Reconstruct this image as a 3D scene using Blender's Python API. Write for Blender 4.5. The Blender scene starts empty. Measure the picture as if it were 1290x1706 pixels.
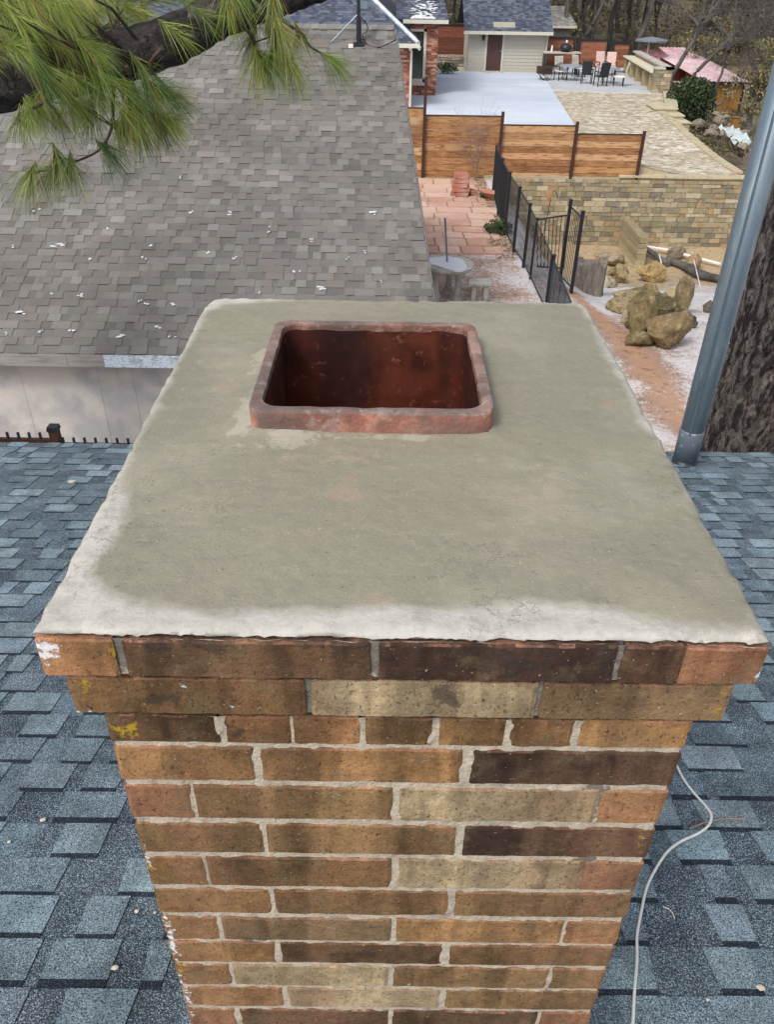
import bpy, math, random
from mathutils import Vector, Matrix, noise
random.seed(7)
R = math.radians
PI = math.pi
# ------------------------------------------------------------------ camera
F = 1330.0                      # focal length in photo pixels (1290 x 1706)
H0 = 6.0                        # camera height above world zero
AY = Vector((9, (F*F-270)/1904, -F)).normalized()
AZ = Vector((30, 1904, F)); AZ = (AZ - AZ.dot(AY)*AY).normalized()
AX = AY.cross(AZ)
sc = bpy.context.scene
C = sc.collection
cam_d = bpy.data.cameras.new('camera'); cam = bpy.data.objects.new('camera', cam_d); C.objects.link(cam)
cam_d.sensor_fit = 'VERTICAL'; cam_d.sensor_height = 36.0; cam_d.lens = F/1706*36
cam_d.clip_start = 0.02; cam_d.clip_end = 2000
rot = Matrix((AX, AY, AZ))      # rows: world axes in camera coordinates
cam.matrix_world = Matrix.Translation((0, 0, H0)) @ rot.to_4x4()
sc.camera = cam
# ------------------------------------------------------------------ light
w = bpy.data.worlds.new("World"); sc.world = w; w.use_nodes = True
nt = w.node_tree; bg = nt.nodes['Background']
sky = nt.nodes.new('ShaderNodeTexSky'); sky.sky_type = 'NISHITA'; sky.sun_disc = False
SUN_EL, SUN_AZ = 48, 215        # degrees; azimuth clockwise from +Y
sky.sun_elevation = R(SUN_EL); sky.sun_rotation = R(SUN_AZ); sky.dust_density = 3.0; sky.air_density = 1.0
hs = nt.nodes.new('ShaderNodeHueSaturation'); hs.inputs['Saturation'].default_value = 0.42
nt.links.new(sky.outputs[0], hs.inputs['Color']); nt.links.new(hs.outputs[0], bg.inputs['Color'])
bg.inputs['Strength'].default_value = 0.15
sl = bpy.data.lights.new('sun', 'SUN'); sl.energy = 1.3; sl.angle = R(14); sl.color = (1, .965, .91)
so = bpy.data.objects.new('sun', sl); C.objects.link(so)
sd = Vector((math.sin(R(SUN_AZ))*math.cos(R(SUN_EL)), math.cos(R(SUN_AZ))*math.cos(R(SUN_EL)), math.sin(R(SUN_EL))))
so.rotation_euler = sd.to_track_quat('Z', 'Y').to_euler(); so.location = sd*30
sc.view_settings.view_transform = 'Standard'; sc.view_settings.look = 'None'
sc.view_settings.gamma = 1; sc.view_settings.exposure = 0.38
try:
    sc.cycles.max_bounces = 6; sc.cycles.use_denoising = True
except Exception: pass

# ------------------------------------------------------------------ helpers
def ray(x, y):
    c = Vector((x-645, 853-y, -F)); return Vector((AX.dot(c), AY.dot(c), AZ.dot(c)))
def aty(x, y, D):
    r = ray(x, y); r = r*(D/r.y); return Vector((r.x, r.y, r.z+H0))
def atz(x, y, z):               # z relative to the camera
    r = ray(x, y); r = r*(z/r.z); return Vector((r.x, r.y, r.z+H0))
def sm(t): t = max(0, min(1, t)); return t*t*(3-2*t)
def rnd(a, b): return random.uniform(a, b)
def mixc(a, b, t): return tuple(a[i]*(1-t)+b[i]*t for i in range(3))
def jit(c, j=.08):
    k = 1+rnd(-j, j); return tuple(max(0, v*k*(1+rnd(-j, j)*.25)) for v in c)
def fbm(p, s=1): return noise.fractal(Vector(p)*s, 1.0, 2.0, 4)

class MB:
    def __init__(s): s.v = []; s.f = []; s.c = []
    def add(s, vs, fs, col=(.5, .5, .5)):
        n = len(s.v); s.v += [tuple(v) for v in vs]
        for f in fs: s.f.append(tuple(i+n for i in f)); s.c.append(col)
    def box(s, lo, hi, col=(.5, .5, .5), M=None, j=0):
        vs = [Vector((x, y, z)) for z in (lo[2], hi[2]) for x, y in ((lo[0], lo[1]), (hi[0], lo[1]), (hi[0], hi[1]), (lo[0], hi[1]))]
        if j: vs = [v+Vector((rnd(-j, j), rnd(-j, j), rnd(-j, j))) for v in vs]
        if M: vs = [M@v for v in vs]
        s.add(vs, [(3,2,1,0),(4,5,6,7),(0,1,5,4),(1,2,6,5),(2,3,7,6),(3,0,4,7)], col)
    def tube(s, pts, rad, n=8, col=(.5, .5, .5), cap=True):
        pts = [Vector(p) for p in pts]
        if not hasattr(rad, '__len__'): rad = [rad]*len(pts)
        rings = []; up = Vector((.31, .17, .93))
        for i, p in enumerate(pts):
            d = (pts[min(i+1, len(pts)-1)]-pts[max(i-1, 0)])
            if d.length < 1e-9: d = Vector((0, 0, 1))
            d.normalize()
            a = d.cross(up if abs(d.dot(up)) < .95 else Vector((1, 0, 0))).normalized(); b = d.cross(a)
            rings.append([p+(a*math.cos(k*2*PI/n)+b*math.sin(k*2*PI/n))*rad[i] for k in range(n)])
        vs = [v for r in rings for v in r]; fs = []
        for i in range(len(rings)-1):
            for k in range(n): k2 = (k+1) % n; fs.append((i*n+k, i*n+k2, (i+1)*n+k2, (i+1)*n+k))
        if cap: fs.append(tuple(range(n-1, -1, -1))); fs.append(tuple((len(rings)-1)*n+k for k in range(n)))
        s.add(vs, fs, col)
    def prism(s, poly, z0, z1, col=(.5, .5, .5), M=None):   # poly in xy
        n = len(poly); vs = [Vector((x, y, z0)) for x, y in poly]+[Vector((x, y, z1)) for x, y in poly]
        if M: vs = [M@v for v in vs]
        s.add(vs, [tuple(range(n-1, -1, -1)), tuple(range(n, 2*n))]+[(k, (k+1) % n, n+(k+1) % n, n+k) for k in range(n)], col)
    def rock(s, c, r, col, sub=2, seed=0, cut=.35):
        import bmesh
        bm = bmesh.new(); bmesh.ops.create_icosphere(bm, subdivisions=sub, radius=1)
        vs = []; rg = random.Random(int(seed*10)+3); pls = []
        for _ in range(11): d_ = Vector((rg.uniform(-1, 1), rg.uniform(-1, 1), rg.uniform(-1, 1))).normalized(); pls.append((d_, rg.uniform(.68, .98)))
        for v in bm.verts:
            p = v.co.copy(); k = 1.25
            for d_, h_ in pls:
                q_ = p.dot(d_)
                if q_ > .05: k = min(k, h_/q_)
            k *= 1+.10*noise.noise(p*2.3+Vector((seed*3.1, seed, 0)))+.07*noise.noise(p*6+Vector((seed, 0, 0)))
            vs.append(Vector((c[0]+p.x*k*r[0], c[1]+p.y*k*r[1], c[2]+p.z*k*r[2])))
        fs = [tuple(v.index for v in f.verts) for f in bm.faces]; bm.free(); s.add(vs, fs, col)
    def build(s, name, mat, parent=None, smooth=False, loc=None):
        me = bpy.data.meshes.new(name); o = bpy.data.objects.new(name, me)
        base = Vector((0, 0, 0))
        if parent is not None: base = Vector(parent['_w']) if '_w' in parent else Vector((0, 0, 0))
        elif loc is not None: base = Vector(loc)
        me.from_pydata([tuple(Vector(v)-base) for v in s.v], [], s.f)
        at = me.color_attributes.new('Col', 'FLOAT_COLOR', 'CORNER')
        buf = []
        for f, c in zip(s.f, s.c): buf += [c[0], c[1], c[2], 1.0 if len(c) < 4 else c[3]]*len(f)
        at.data.foreach_set('color', buf)
        if smooth: me.polygons.foreach_set('use_smooth', [True]*len(me.polygons))
        if mat: me.materials.append(mat)
        me.update(); C.objects.link(o)
        if parent is not None: o.parent = parent
        elif loc is not None: o.location = base
        return o
def bevel(o, wd, seg=2):
    m = o.modifiers.new('bevel', 'BEVEL'); m.width = wd; m.segments = seg; m.limit_method = 'ANGLE'; m.angle_limit = R(35); return o
def tag(o, label=None, cat=None, group=None, kind=None):
    if label: o['label'] = label
    if cat: o['category'] = cat
    if group: o['group'] = group
    if kind: o['kind'] = kind
    return o
def thing(name, label, cat, loc, group=None, rz=0):
    o = bpy.data.objects.new(name, None); C.objects.link(o); o.empty_display_size = .1
    o.location = loc; o.rotation_euler.z = rz
    if not rz: o['_w'] = list(loc)      # world-built parts subtract this
    return tag(o, label, cat, group)
def dup(root, loc, rz=0, label=None, scale=1):
    r = root.copy(); C.objects.link(r); r.location = loc; r.rotation_euler.z = rz; r.scale = (scale,)*3
    if label: r['label'] = label
    for ch in list(root.children):
        c = ch.copy(); C.objects.link(c); c.parent = r
        for g in list(ch.children): d = g.copy(); C.objects.link(d); d.parent = c
    return r

# ------------------------------------------------------------------ materials
def mat(name, col=None, rough=.8, layers=(), bump=None, spec=.3, metal=0, attr=False, stretch=None, coat=0):
    """layers: (scale, detail, colour, lo, hi, strength[, stretch]) noise blotches mixed over the base"""
    m = bpy.data.materials.new(name); m.use_nodes = True; t = m.node_tree; N = t.nodes; L = t.links
    b = N['Principled BSDF']; b.inputs['Roughness'].default_value = rough; b.inputs['Metallic'].default_value = metal
    b.inputs['Specular IOR Level'].default_value = spec
    if coat: b.inputs['Coat Weight'].default_value = coat; b.inputs['Coat Roughness'].default_value = .15
    tc = N.new('ShaderNodeTexCoord'); co = tc.outputs['Object']
    if attr:
        a = N.new('ShaderNodeVertexColor'); a.layer_name = 'Col'; cur = a.outputs[0]
    else:
        a = N.new('ShaderNodeRGB'); a.outputs[0].default_value = (*col, 1); cur = a.outputs[0]
    def nz(scale, det, st=None, off=(0, 0, 0)):
        mp = N.new('ShaderNodeMapping'); L.new(co, mp.inputs[0])
        if st: mp.inputs['Scale'].default_value = st
        mp.inputs['Location'].default_value = off
        n = N.new('ShaderNodeTexNoise'); n.inputs['Scale'].default_value = scale; n.inputs['Detail'].default_value = det
        n.inputs['Roughness'].default_value = .6
        L.new(mp.outputs[0], n.inputs['Vector']); return n.outputs[0]
    for i, ly in enumerate(layers):
        sca, det, c2, lo, hi, k = ly[:6]; st = ly[6] if len(ly) > 6 else stretch
        f = nz(sca, det, st, (i*3.7, i*1.3, i*2.1))
        mr = N.new('ShaderNodeMapRange'); mr.inputs[1].default_value = lo; mr.inputs[2].default_value = hi; mr.inputs[4].default_value = k
        L.new(f, mr.inputs[0])
        mx = N.new('ShaderNodeMix'); mx.data_type = 'RGBA'
        if isinstance(c2, str) or len(c2) == 1:   # multiply by a value
            mx.blend_type = 'MULTIPLY'; v = float(c2 if isinstance(c2, str) else c2[0]); c2 = (v, v, v)
        L.new(mr.outputs[0], mx.inputs[0]); L.new(cur, mx.inputs[6]); mx.inputs[7].default_value = (*c2, 1); cur = mx.outputs[2]
    L.new(cur, b.inputs['Base Color'])
    if bump:
        bs = bump if isinstance(bump[0], (tuple, list)) else [bump]; prev = None
        for (sca, dist, *rest) in bs:
            f = nz(sca, 5, rest[0] if rest else stretch, (9, 4, 2)); bp = N.new('ShaderNodeBump')
            bp.inputs['Distance'].default_value = dist; bp.inputs['Strength'].default_value = 1
            L.new(f, bp.inputs['Height'])
            if prev: L.new(prev, bp.inputs['Normal'])
            prev = bp.outputs[0]
        L.new(prev, b.inputs['Normal'])
    m['_co'] = 1
    return m
M = {}
M['shingle'] = mat('granule_shingle', attr=True, rough=.92, spec=.2, layers=[
    (260, 2, (.52, .64, .72), .51, .61, .75), (250, 2, (.010, .017, .03), .51, .60, .85), (60, 3, ('0.7'), .4, .7, .6), (7, 4, ('0.6'), .46, .62, .7), (5, 4, ('1.45'), .52, .66, .6), (1.3, 3, ('0.78'), .45, .65, .7), (2.2, 3, ('1.2'), .5, .7, .6)], bump=(420, .0015))
M['shingle_grey'] = mat('weathered_shingle', attr=True, rough=.95, spec=.15, layers=[
    (140, 2, ('0.62'), .42, .7, .7), (160, 2, (.55, .54, .52), .62, .75, .4), (.7, 4, ('0.78'), .45, .6, .8), (.5, 3, ('1.18'), .5, .62, .9), (12, 3, (.16, .1, .075), .64, .76, .45)], bump=(160, .002))
M['shingle_far'] = mat('dark_shingle', attr=True, rough=.95, spec=.15, layers=[(30, 2, ('0.7'), .4, .7, .7), (1, 3, ('1.25'), .5, .7, .5)])
M['wood_grey'] = mat('weathered_board', (.33, .31, .29), .9, [(3, 5, (.12, .11, .1), .45, .75, .7, (1, 8, 8)), (9, 4, (.5, .48, .45), .55, .7, .5, (1, 6, 6))], bump=(20, .004, (1, 8, 8)))
M['fascia_peel'] = mat('peeling_paint', (.55, .66, .76), .75, [(22, 6, (.22, .19, .17), .54, .6, .9, (1, 3, 3)), (5, 4, (.3, .3, .3), .6, .66, .6)], bump=(30, .003))
M['hardi'] = mat('stained_panel', (.60, .575, .54), .85, [(.8, 4, (.38, .385, .41), .46, .56, .8), (1.6, 4, (.70, .65, .57), .5, .68, .6), (.9, 5, (.33, .33, .35), .53, .58, .5), (2, 5, ('0.72'), .55, .75, .7, (1, 1, .3)), (60, 3, ('0.9'), .4, .7, .6)])
M['galv'] = mat('galvanised_steel', (.27, .33, .37), .42, [(3, 4, (.2, .27, .33), .4, .62, .8, (6, 6, .35)), (9, 5, (.45, .52, .56), .55, .7, .55, (3, 3, .4)), (60, 3, ('0.8'), .4, .7, .5)], metal=.75, spec=.5, bump=(30, .001, (1, 1, .2)))
M['black'] = mat('black_metal', (.012, .014, .018), .45, [(30, 3, (.05, .05, .055), .5, .8, .6)], spec=.5)
M['rustbrown'] = mat('brown_painted_metal', (.055, .024, .018), .55, [(30, 3, (.11, .05, .035), .5, .7, .6)])
M['white'] = mat('white_plastic', (.8, .79, .76), .5, [(40, 3, (.5, .49, .46), .55, .75, .5)])
M['cream'] = mat('cream_painted_trim', (.58, .56, .48), .7, [(6, 3, ('0.85'), .45, .7, .6)])
M['siding'] = mat('greige_siding', attr=True, rough=.8, layers=[(3, 3, ('0.9'), .4, .7, .6)])
M['door'] = mat('brown_door', (.085, .045, .04), .6, [(4, 4, ('0.7'), .4, .7, .7)])
M['redbrick'] = mat('red_brick', attr=True, rough=.9, layers=[(25, 4, (.62, .45, .38), .56, .72, .45), (12, 4, ('0.6'), .5, .75, .7)])
M['cedar'] = mat('stained_cedar', attr=True, rough=.75, layers=[(2.2, 6, (.14, .055, .022), .5, .64, .75, (1, 1, 9)), (3, 3, (.72, .45, .22), .52, .7, .4, (1, 1, 6)), (1.8, 3, (.16, .065, .025), .6, .68, .85, (1.3, 1, 5))], bump=(8, .004, (1, 1, 8)))
M['cedar_dark'] = mat('dark_stained_cedar', attr=True, rough=.75, layers=[(2.2, 6, (.05, .02, .014), .5, .66, .6, (1, 1, 9))])
M['slab'] = mat('snow_dusted_concrete', (.56, .62, .7), .8, [(.28, 4, (.46, .52, .61), .4, .65, .7), (.5, 4, (.7, .74, .8), .5, .7, .6, (.4, 1, 1)), (8, 4, ('0.92'), .4, .7, .5)])
M['gravel'] = mat('tan_gravel', (.46, .385, .27), .95, [(1.1, 6, (.66, .59, .47), .48, .62, .7, (.6, 1, 1)), (2.2, 6, (.25, .2, .125), .5, .66, .7, (.6, 1.2, 1)), (7, 5, (.80, .77, .72), .53, .60, .8, (.55, 1, 1)), (6, 5, (.19, .145, .09), .52, .62, .75, (.6, 1, 1))], bump=(9, .03))
M['stone'] = mat('tan_stone', attr=True, rough=.92, layers=[(6, 5, (.2, .17, .12), .5, .72, .55), (9, 4, (.62, .55, .42), .55, .72, .5), (40, 3, ('0.75'), .4, .7, .6)], bump=(12, .015))
M['rock'] = mat('mossy_boulder', attr=True, rough=.95, layers=[(5, 6, (.085, .07, .035), .48, .64, .8), (7, 5, (.5, .43, .27), .55, .7, .6), (3, 5, (.78, .76, .72), .63, .7, .7), (30, 4, ('0.6'), .4, .7, .7)], bump=(10, .05))
M['paver'] = mat('pink_paver', attr=True, rough=.9, layers=[(2, 4, (.66, .55, .5), .5, .7, .5), (14, 4, ('0.7'), .5, .75, .6)], bump=(20, .006))
M['limbbark'] = mat('limb_bark', (.055, .046, .042), .95, [(14, 5, (.015, .012, .011), .45, .6, .9), (20, 5, (.14, .125, .115), .56, .68, .6)], bump=[(14, .05), (40, .015)])
M['bark'] = mat('pine_bark', (.14, .122, .115), .95, [(12, 6, (.018, .014, .014), .46, .53, .9, (1, 1, .25)), (14, 5, (.29, .25, .23), .53, .66, .7, (1, 1, .3)), (30, 4, ('0.6'), .4, .7, .6), (2, 3, (.13, .085, .07), .58, .7, .4)], bump=[(11, .12, (1, 1, .28)), (32, .035, (1, 1, .5))])
M['treebark'] = mat('grey_bark', (.13, .12, .112), .95, [(2, 4, (.045, .04, .037), .45, .65, .8, (1, 1, .4)), (4, 3, (.22, .21, .2), .55, .7, .5)])
M['needle'] = mat('pine_needle', attr=True, rough=.5, spec=.35)
M['leaf'] = mat('leaf', attr=True, rough=.7, spec=.2)
M['concrete_old'] = mat('weathered_concrete', (.5, .47, .42), .9, [(5, 5, (.26, .24, .2), .5, .68, .7), (9, 4, (.68, .66, .62), .55, .7, .5)], bump=(14, .01))
M['snow'] = mat('snow', (.72, .74, .77), .8, [(20, 3, (.68, .7, .74), .45, .7, .6)])
M['plaincol'] = mat('painted', attr=True, rough=.6, layers=[(20, 3, ('0.85'), .4, .7, .5)])
M['glass'] = mat('dark_window_glass', (.03, .04, .03), .12, [(1.5, 3, (.06, .07, .035), .45, .6, .9)], spec=.6)
M['pinkmetal'] = mat('faded_red_metal', attr=True, rough=.55, layers=[(2, 4, (.72, .62, .64), .5, .62, .7), (5, 4, ('0.7'), .5, .7, .5)])
M['cable'] = mat('white_cable', (.74, .73, .69), .55, [(30, 3, (.5, .48, .43), .55, .75, .5)])

t = M['shingle'].node_tree
vcn = [n_ for n_ in t.nodes if n_.type == 'VERTEX_COLOR'][0]; mx0 = [n_ for n_ in t.nodes if n_.type == 'MIX'][0]; lk = mx0.inputs[0].links[0]; src_ = lk.from_socket
mm_ = t.nodes.new('ShaderNodeMath'); mm_.operation = 'MULTIPLY'; t.links.new(src_, mm_.inputs[0]); t.links.new(vcn.outputs['Alpha'], mm_.inputs[1]); t.links.new(mm_.outputs[0], mx0.inputs[0])
# ------------------------------------------------------------------ chimney
YS = .62                                # face of the shaft
XL, XR, YB = -.322, .361, 1.508         # shaft
def brick_part(mb, lo, hi, col, detail=True):
    """one brick: box with subdivided wobbly faces"""
    nx, nz_ = (max(8, int((hi[0]-lo[0])/.0055)), 6) if detail else (2, 1)
    zf = [0, .04, .28, .5, .72, .955, 1] if detail else [0, 1]
    vs = []; fs = []; idx = {}
    def V(i, j, k):
        key = (i, j, k)
        if key in idx: return idx[key]
        x = lo[0]+(hi[0]-lo[0])*i/nx; y = lo[1]+(hi[1]-lo[1])*j; z = lo[2]+(hi[2]-lo[2])*zf[k]
        e = .0011 if detail else .0006
        p = Vector((x, y, z)); q = p*60
        if detail: z += noise.noise(p*190+Vector((1, 2, 3)))*.0008+noise.noise(Vector((x*12, y, z*30)))*.0012; x += noise.noise(p*170)*.0006
        x += noise.noise(q)*e; z += noise.noise(q+Vector((5, 1, 9)))*e*1.3; y += noise.noise(q*.6+Vector((2, 8, 1)))*e
        if j == 0 and (i in (0, nx) or k in (0, nz_)): y += .0016+.0016*max(0, noise.noise(q*1.7))*2
        if i in (0, nx) and k in (0, nz_): x += .001*(1 if i == 0 else -1)
        vs.append((x, y, z)); idx[key] = len(vs)-1; return idx[key]
    for i in range(nx):
        for k in range(nz_):
            fs.append((V(i, 0, k), V(i+1, 0, k), V(i+1, 0, k+1), V(i, 0, k+1)))
            fs.append((V(i, 1, k), V(i, 1, k+1), V(i+1, 1, k+1), V(i+1, 1, k)))
        fs.append((V(i, 0, 0), V(i, 1, 0), V(i+1, 1, 0), V(i+1, 0, 0)))
        fs.append((V(i, 0, nz_), V(i+1, 0, nz_), V(i+1, 1, nz_), V(i, 1, nz_)))
    for k in range(nz_):
        fs.append((V(0, 0, k), V(0, 0, k+1), V(0, 1, k+1), V(0, 1, k)))
        fs.append((V(nx, 0, k), V(nx, 1, k), V(nx, 1, k+1), V(nx, 0, k+1)))
    n0_ = len(mb.f); mb.add(vs, fs, col)
    if detail:      # chipped pinkish arris along the top edge, duller bottom edge
        f0 = n0_
        for i in range(nx):
            for k in range(nz_):
                fi = f0+i*(2*nz_+2)+2*k
                x = lo[0]+(hi[0]-lo[0])*i/nx
                if k == nz_-1 and noise.noise(Vector((x*26, hi[2]*40, 3))) > -.05: mb.c[fi] = (*mixc(col, (.50, .25, .18), rnd(.2, .6)), 1)
                elif k == 0: mb.c[fi] = (*mixc(col, (.10, .06, .04), .35), 1)
            for dq in (1,): mb.c[f0+i*(2*nz_+2)+2*nz_+dq] = (*mixc(col, (.46, .24, .17), .35), 1)
TAN = (.39, .212, .09); ORG = (.39, .195, .09); DRK = (.14, .078, .04); PUR = (.078, .043, .029); BUF = (.50, .375, .22); RED = (.34, .165, .088); BRN = (.215, .120, .055); OLV = (.285, .168, .076); MIX = (.27, .170, .09)
rows = [
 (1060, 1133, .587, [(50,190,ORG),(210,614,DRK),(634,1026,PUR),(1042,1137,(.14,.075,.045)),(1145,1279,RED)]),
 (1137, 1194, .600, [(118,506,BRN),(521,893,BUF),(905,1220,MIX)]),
 (1198, 1241, .620, [(178,362,DRK),(378,482,ORG),(492,596,ORG),(611,717,BRN),(735,839,TAN),(854,955,TAN),(970,1148,TAN)]),
 (1250, 1304, .620, [(195,423,TAN),(436,768,TAN),(788,1135,PUR)]),
 (1314, 1367, .620, [(211,319,RED),(328,652,OLV),(667,994,BUF),(1003,1120,ORG)]),
 (1377, 1424, .620, [(228,436,OLV),(447,757,OLV),(775,1100,PUR)]),
 (1433, 1479, .620, [(245,340,TAN),(349,650,BRN),(666,968,BUF),(973,1080,RED)]),
 (1486, 1525, .620, [(265,448,TAN),(460,745,BRN),(760,1060,OLV)]),
 (1533, 1569, .620, [(280,362,TAN),(373,650,MIX),(662,936,TAN),(945,1050,ORG)]),
 (1574, 1606, .620, [(293,458,TAN),(470,735,DRK),(751,1040,BRN)]),
 (1612, 1644, .620, [(303,382,TAN),(392,645,BUF),(657,912,OLV),(921,1020,OLV)]),
 (1649, 1679, .620, [(313,470,TAN),(482,730,BUF),(744,1010,OLV)]),
 (1685, 1714, .620, [(325,392,RED),(403,645,DRK),(655,893,DRK),(903,1000,RED)]),
]
FX0, FX1, FY0, FY1 = -.193, .152, .980, 1.315       # flue footprint
chim = thing('chimney', 'brick chimney with a fresh grey mortar cap and a square clay flue, in the foreground', 'chimney', (0, 1.06, 3.2))
bk = MB(); mo = MB()
def colr(c, r=None): return (*jit(c, .05), rnd(0, 1))
zs = []
for ri, (y0, y1, D, bs) in enumerate(rows):
    zt = aty(640, y0, D).z; zb = aty(640, y1, D).z
    if ri == 0: zt = H0-.5735
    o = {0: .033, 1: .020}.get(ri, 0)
    xl, xr = XL-o, XR+o
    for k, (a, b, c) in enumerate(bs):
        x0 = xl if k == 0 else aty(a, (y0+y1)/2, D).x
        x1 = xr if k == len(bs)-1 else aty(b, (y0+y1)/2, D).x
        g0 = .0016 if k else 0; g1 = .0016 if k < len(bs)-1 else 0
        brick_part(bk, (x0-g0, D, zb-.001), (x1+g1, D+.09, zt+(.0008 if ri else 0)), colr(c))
    zs.append((zt, zb, o))
zc = zs[-1][1]
while zc > 3.0:
    zt = zc-.0095; zb = zt-.0655; zs.append((zt, zb, 0)); zc = zb
    x = XL; k = len(zs) % 2
    while x < XR-.02:
        x1 = min(XR, x+(.09 if (x == XL and k) else .235)); brick_part(bk, (x, YS, zb), (x1, YS+.09, zt), colr(random.choice([TAN, OLV, BRN, BUF, DRK])), False); x = x1+.01
for i, (zt, zb, o) in enumerate(zs):            # side and back faces
    xl, xr, yf, yb = XL-o, XR+o, YS-o, YB+o
    for side in (0, 1):
        y = yf+.092; first = True
        while y < yb-.02:
            y1 = min(yb, y+(.14 if first and i % 2 else .235)); first = False
            c = colr(random.choice([TAN, OLV, BRN, BUF, DRK, ORG]))
            if side == 0: brick_part(bk, (xl, y, zb), (xl+.09, y1, zt), c, False)
            else: brick_part(bk, (xr-.09, y, zb), (xr, y1, zt), c, False)
            y = y1+.01
    x = xl+.1
    while x < xr-.12:
        x1 = min(xr-.1, x+.235); brick_part(bk, (x, yb-.09, zb), (x1, yb, zt), colr(random.choice([TAN, OLV, BRN])), False); x = x1+.01
    # mortar bed: slightly recessed ring filling this course and the joint below it
    nb = zs[i+1][0] if i+1 < len(zs) else zb-.01
    if i < 2: nb = zb+.001
    in_ = .0022 if i > 1 else .004
    NX = 90
    def strip(yy, z0, z1, x0, x1, flip=False, seg=NX):
        vs = []; fs = []
        nk = 4
        for a in range(seg+1):
            for k in range(nk+1):
                x = x0+(x1-x0)*a/seg; z = z0+(z1-z0)*k/nk
                vs.append((x, yy+noise.noise(Vector((x*70, z*90, yy)))*.0022+noise.noise(Vector((x*25, z*30, 3)))*.0015, z))
        for a in range(seg):
            for k in range(nk): fs.append((a*(nk+1)+k, (a+1)*(nk+1)+k, (a+1)*(nk+1)+k+1, a*(nk+1)+k+1))
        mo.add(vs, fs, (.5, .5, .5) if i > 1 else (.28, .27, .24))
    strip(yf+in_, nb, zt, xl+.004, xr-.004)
    g = (.5, .5, .5)
    mo.box((xl+in_, yf+in_+.006, nb), (xr-in_, FY0+.01, zt), g); mo.box((xl+in_, FY1-.01, nb), (xr-in_, yb-in_, zt), g)
    mo.box((xl+in_, FY0+.01, nb), (FX0+.01, FY1-.01, zt), g); mo.box((FX1-.01, FY0+.01, nb), (xr-in_, FY1-.01, zt), g)
mbrick = mat('chimney_brick', attr=True, rough=.9, spec=.2, layers=[
    (7, 5, ('0.48'), .48, .62, .75, (1, 1, .8)), (13, 6, ('0.5'), .52, .62, .7, (1, 1, .35)), (9, 4, ('0.55'), .49, .55, .75, (1, 1, .1)), (8, 4, ('1.45'), .52, .60, .6, (1, 1, .1)), (6, 4, (.36, .19, .11), .5, .62, .38, (1, 1, .25)), (22, 5, (.19, .14, .08), .52, .66, .4),
    (60, 5, ('0.66'), .46, .66, .6), (70, 5, ('1.35'), .52, .7, .5), (260, 3, (.035, .022, .015), .605, .645, .6, (1, 1, .6)), (110, 3, (.04, .025, .02), .68, .71, .85), (230, 2, (.68, .52, .38), .69, .73, .6), (330, 2, ('0.62'), .4, .7, .6)], bump=[(60, .0022), (170, .0015), (330, .0007)])
# lichen, whitewash flecks, chipped pink arrises: added nodes on brick material
def spots(m, col, centers, thr, scale, k=1.0):
    t = m.node_tree; N = t.nodes; L = t.links; b = N['Principled BSDF']
    tc = N.new('ShaderNodeTexCoord'); n = N.new('ShaderNodeTexNoise'); n.inputs['Scale'].default_value = scale; n.inputs['Detail'].default_value = 9; n.inputs['Roughness'].default_value = .68
    L.new(tc.outputs['Object'], n.inputs['Vector']); tot = None
    for (c, r) in centers:
        v = N.new('ShaderNodeVectorMath'); v.operation = 'SUBTRACT'; L.new(tc.outputs['Object'], v.inputs[0]); v.inputs[1].default_value = tuple(c)
        s_ = N.new('ShaderNodeVectorMath'); s_.operation = 'DIVIDE'; L.new(v.outputs[0], s_.inputs[0]); s_.inputs[1].default_value = tuple(r)
        l = N.new('ShaderNodeVectorMath'); l.operation = 'LENGTH'; L.new(s_.outputs[0], l.inputs[0])
        q = N.new('ShaderNodeMapRange'); q.inputs[1].default_value = 1; q.inputs[2].default_value = 0; q.inputs[3].default_value = 0; q.inputs[4].default_value = .22; L.new(l.outputs['Value'], q.inputs[0])
        if tot is None: tot = q.outputs[0]
        else:
            mx = N.new('ShaderNodeMath'); mx.operation = 'MAXIMUM'; L.new(tot, mx.inputs[0]); L.new(q.outputs[0], mx.inputs[1]); tot = mx.outputs[0]
    a = N.new('ShaderNodeMath'); a.operation = 'ADD'; L.new(tot, a.inputs[0]); L.new(n.outputs[0], a.inputs[1])
    mr = N.new('ShaderNodeMapRange'); mr.inputs[1].default_value = thr; mr.inputs[2].default_value = thr+.07; mr.inputs[4].default_value = k; L.new(a.outputs[0], mr.inputs[0])
    g = N.new('ShaderNodeMath'); g.operation = 'GREATER_THAN'; L.new(tot, g.inputs[0]); g.inputs[1].default_value = .001
    h = N.new('ShaderNodeMath'); h.operation = 'MULTIPLY'; L.new(mr.outputs[0], h.inputs[0]); L.new(g.outputs[0], h.inputs[1])
    mx = N.new('ShaderNodeMix'); mx.data_type = 'RGBA'; src = b.inputs['Base Color'].links[0].from_socket
    L.new(h.outputs[0], mx.inputs[0]); L.new(src, mx.inputs[6]); mx.inputs[7].default_value = (*col, 1); L.new(mx.outputs[2], b.inputs['Base Color'])
CW = Vector((0, 1.06, 3.2))
def P(x, y, D): return aty(x, y, D)-CW
spots(mbrick, (.42, .27, .02), [(P(210, 1215, .62), (.045, .2, .035)), (P(140, 1150, .6), (.05, .2, .03)), (P(190, 1090, .587), (.012, .1, .02)), (P(250, 1445, .62), (.02, .1, .03)), (P(1205, 1170, .6), (.02, .1, .05)), (P(300, 1620, .62), (.02, .1, .1)), (P(1070, 1400, .62), (.012, .1, .06))], .68, 70, .85)
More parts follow.
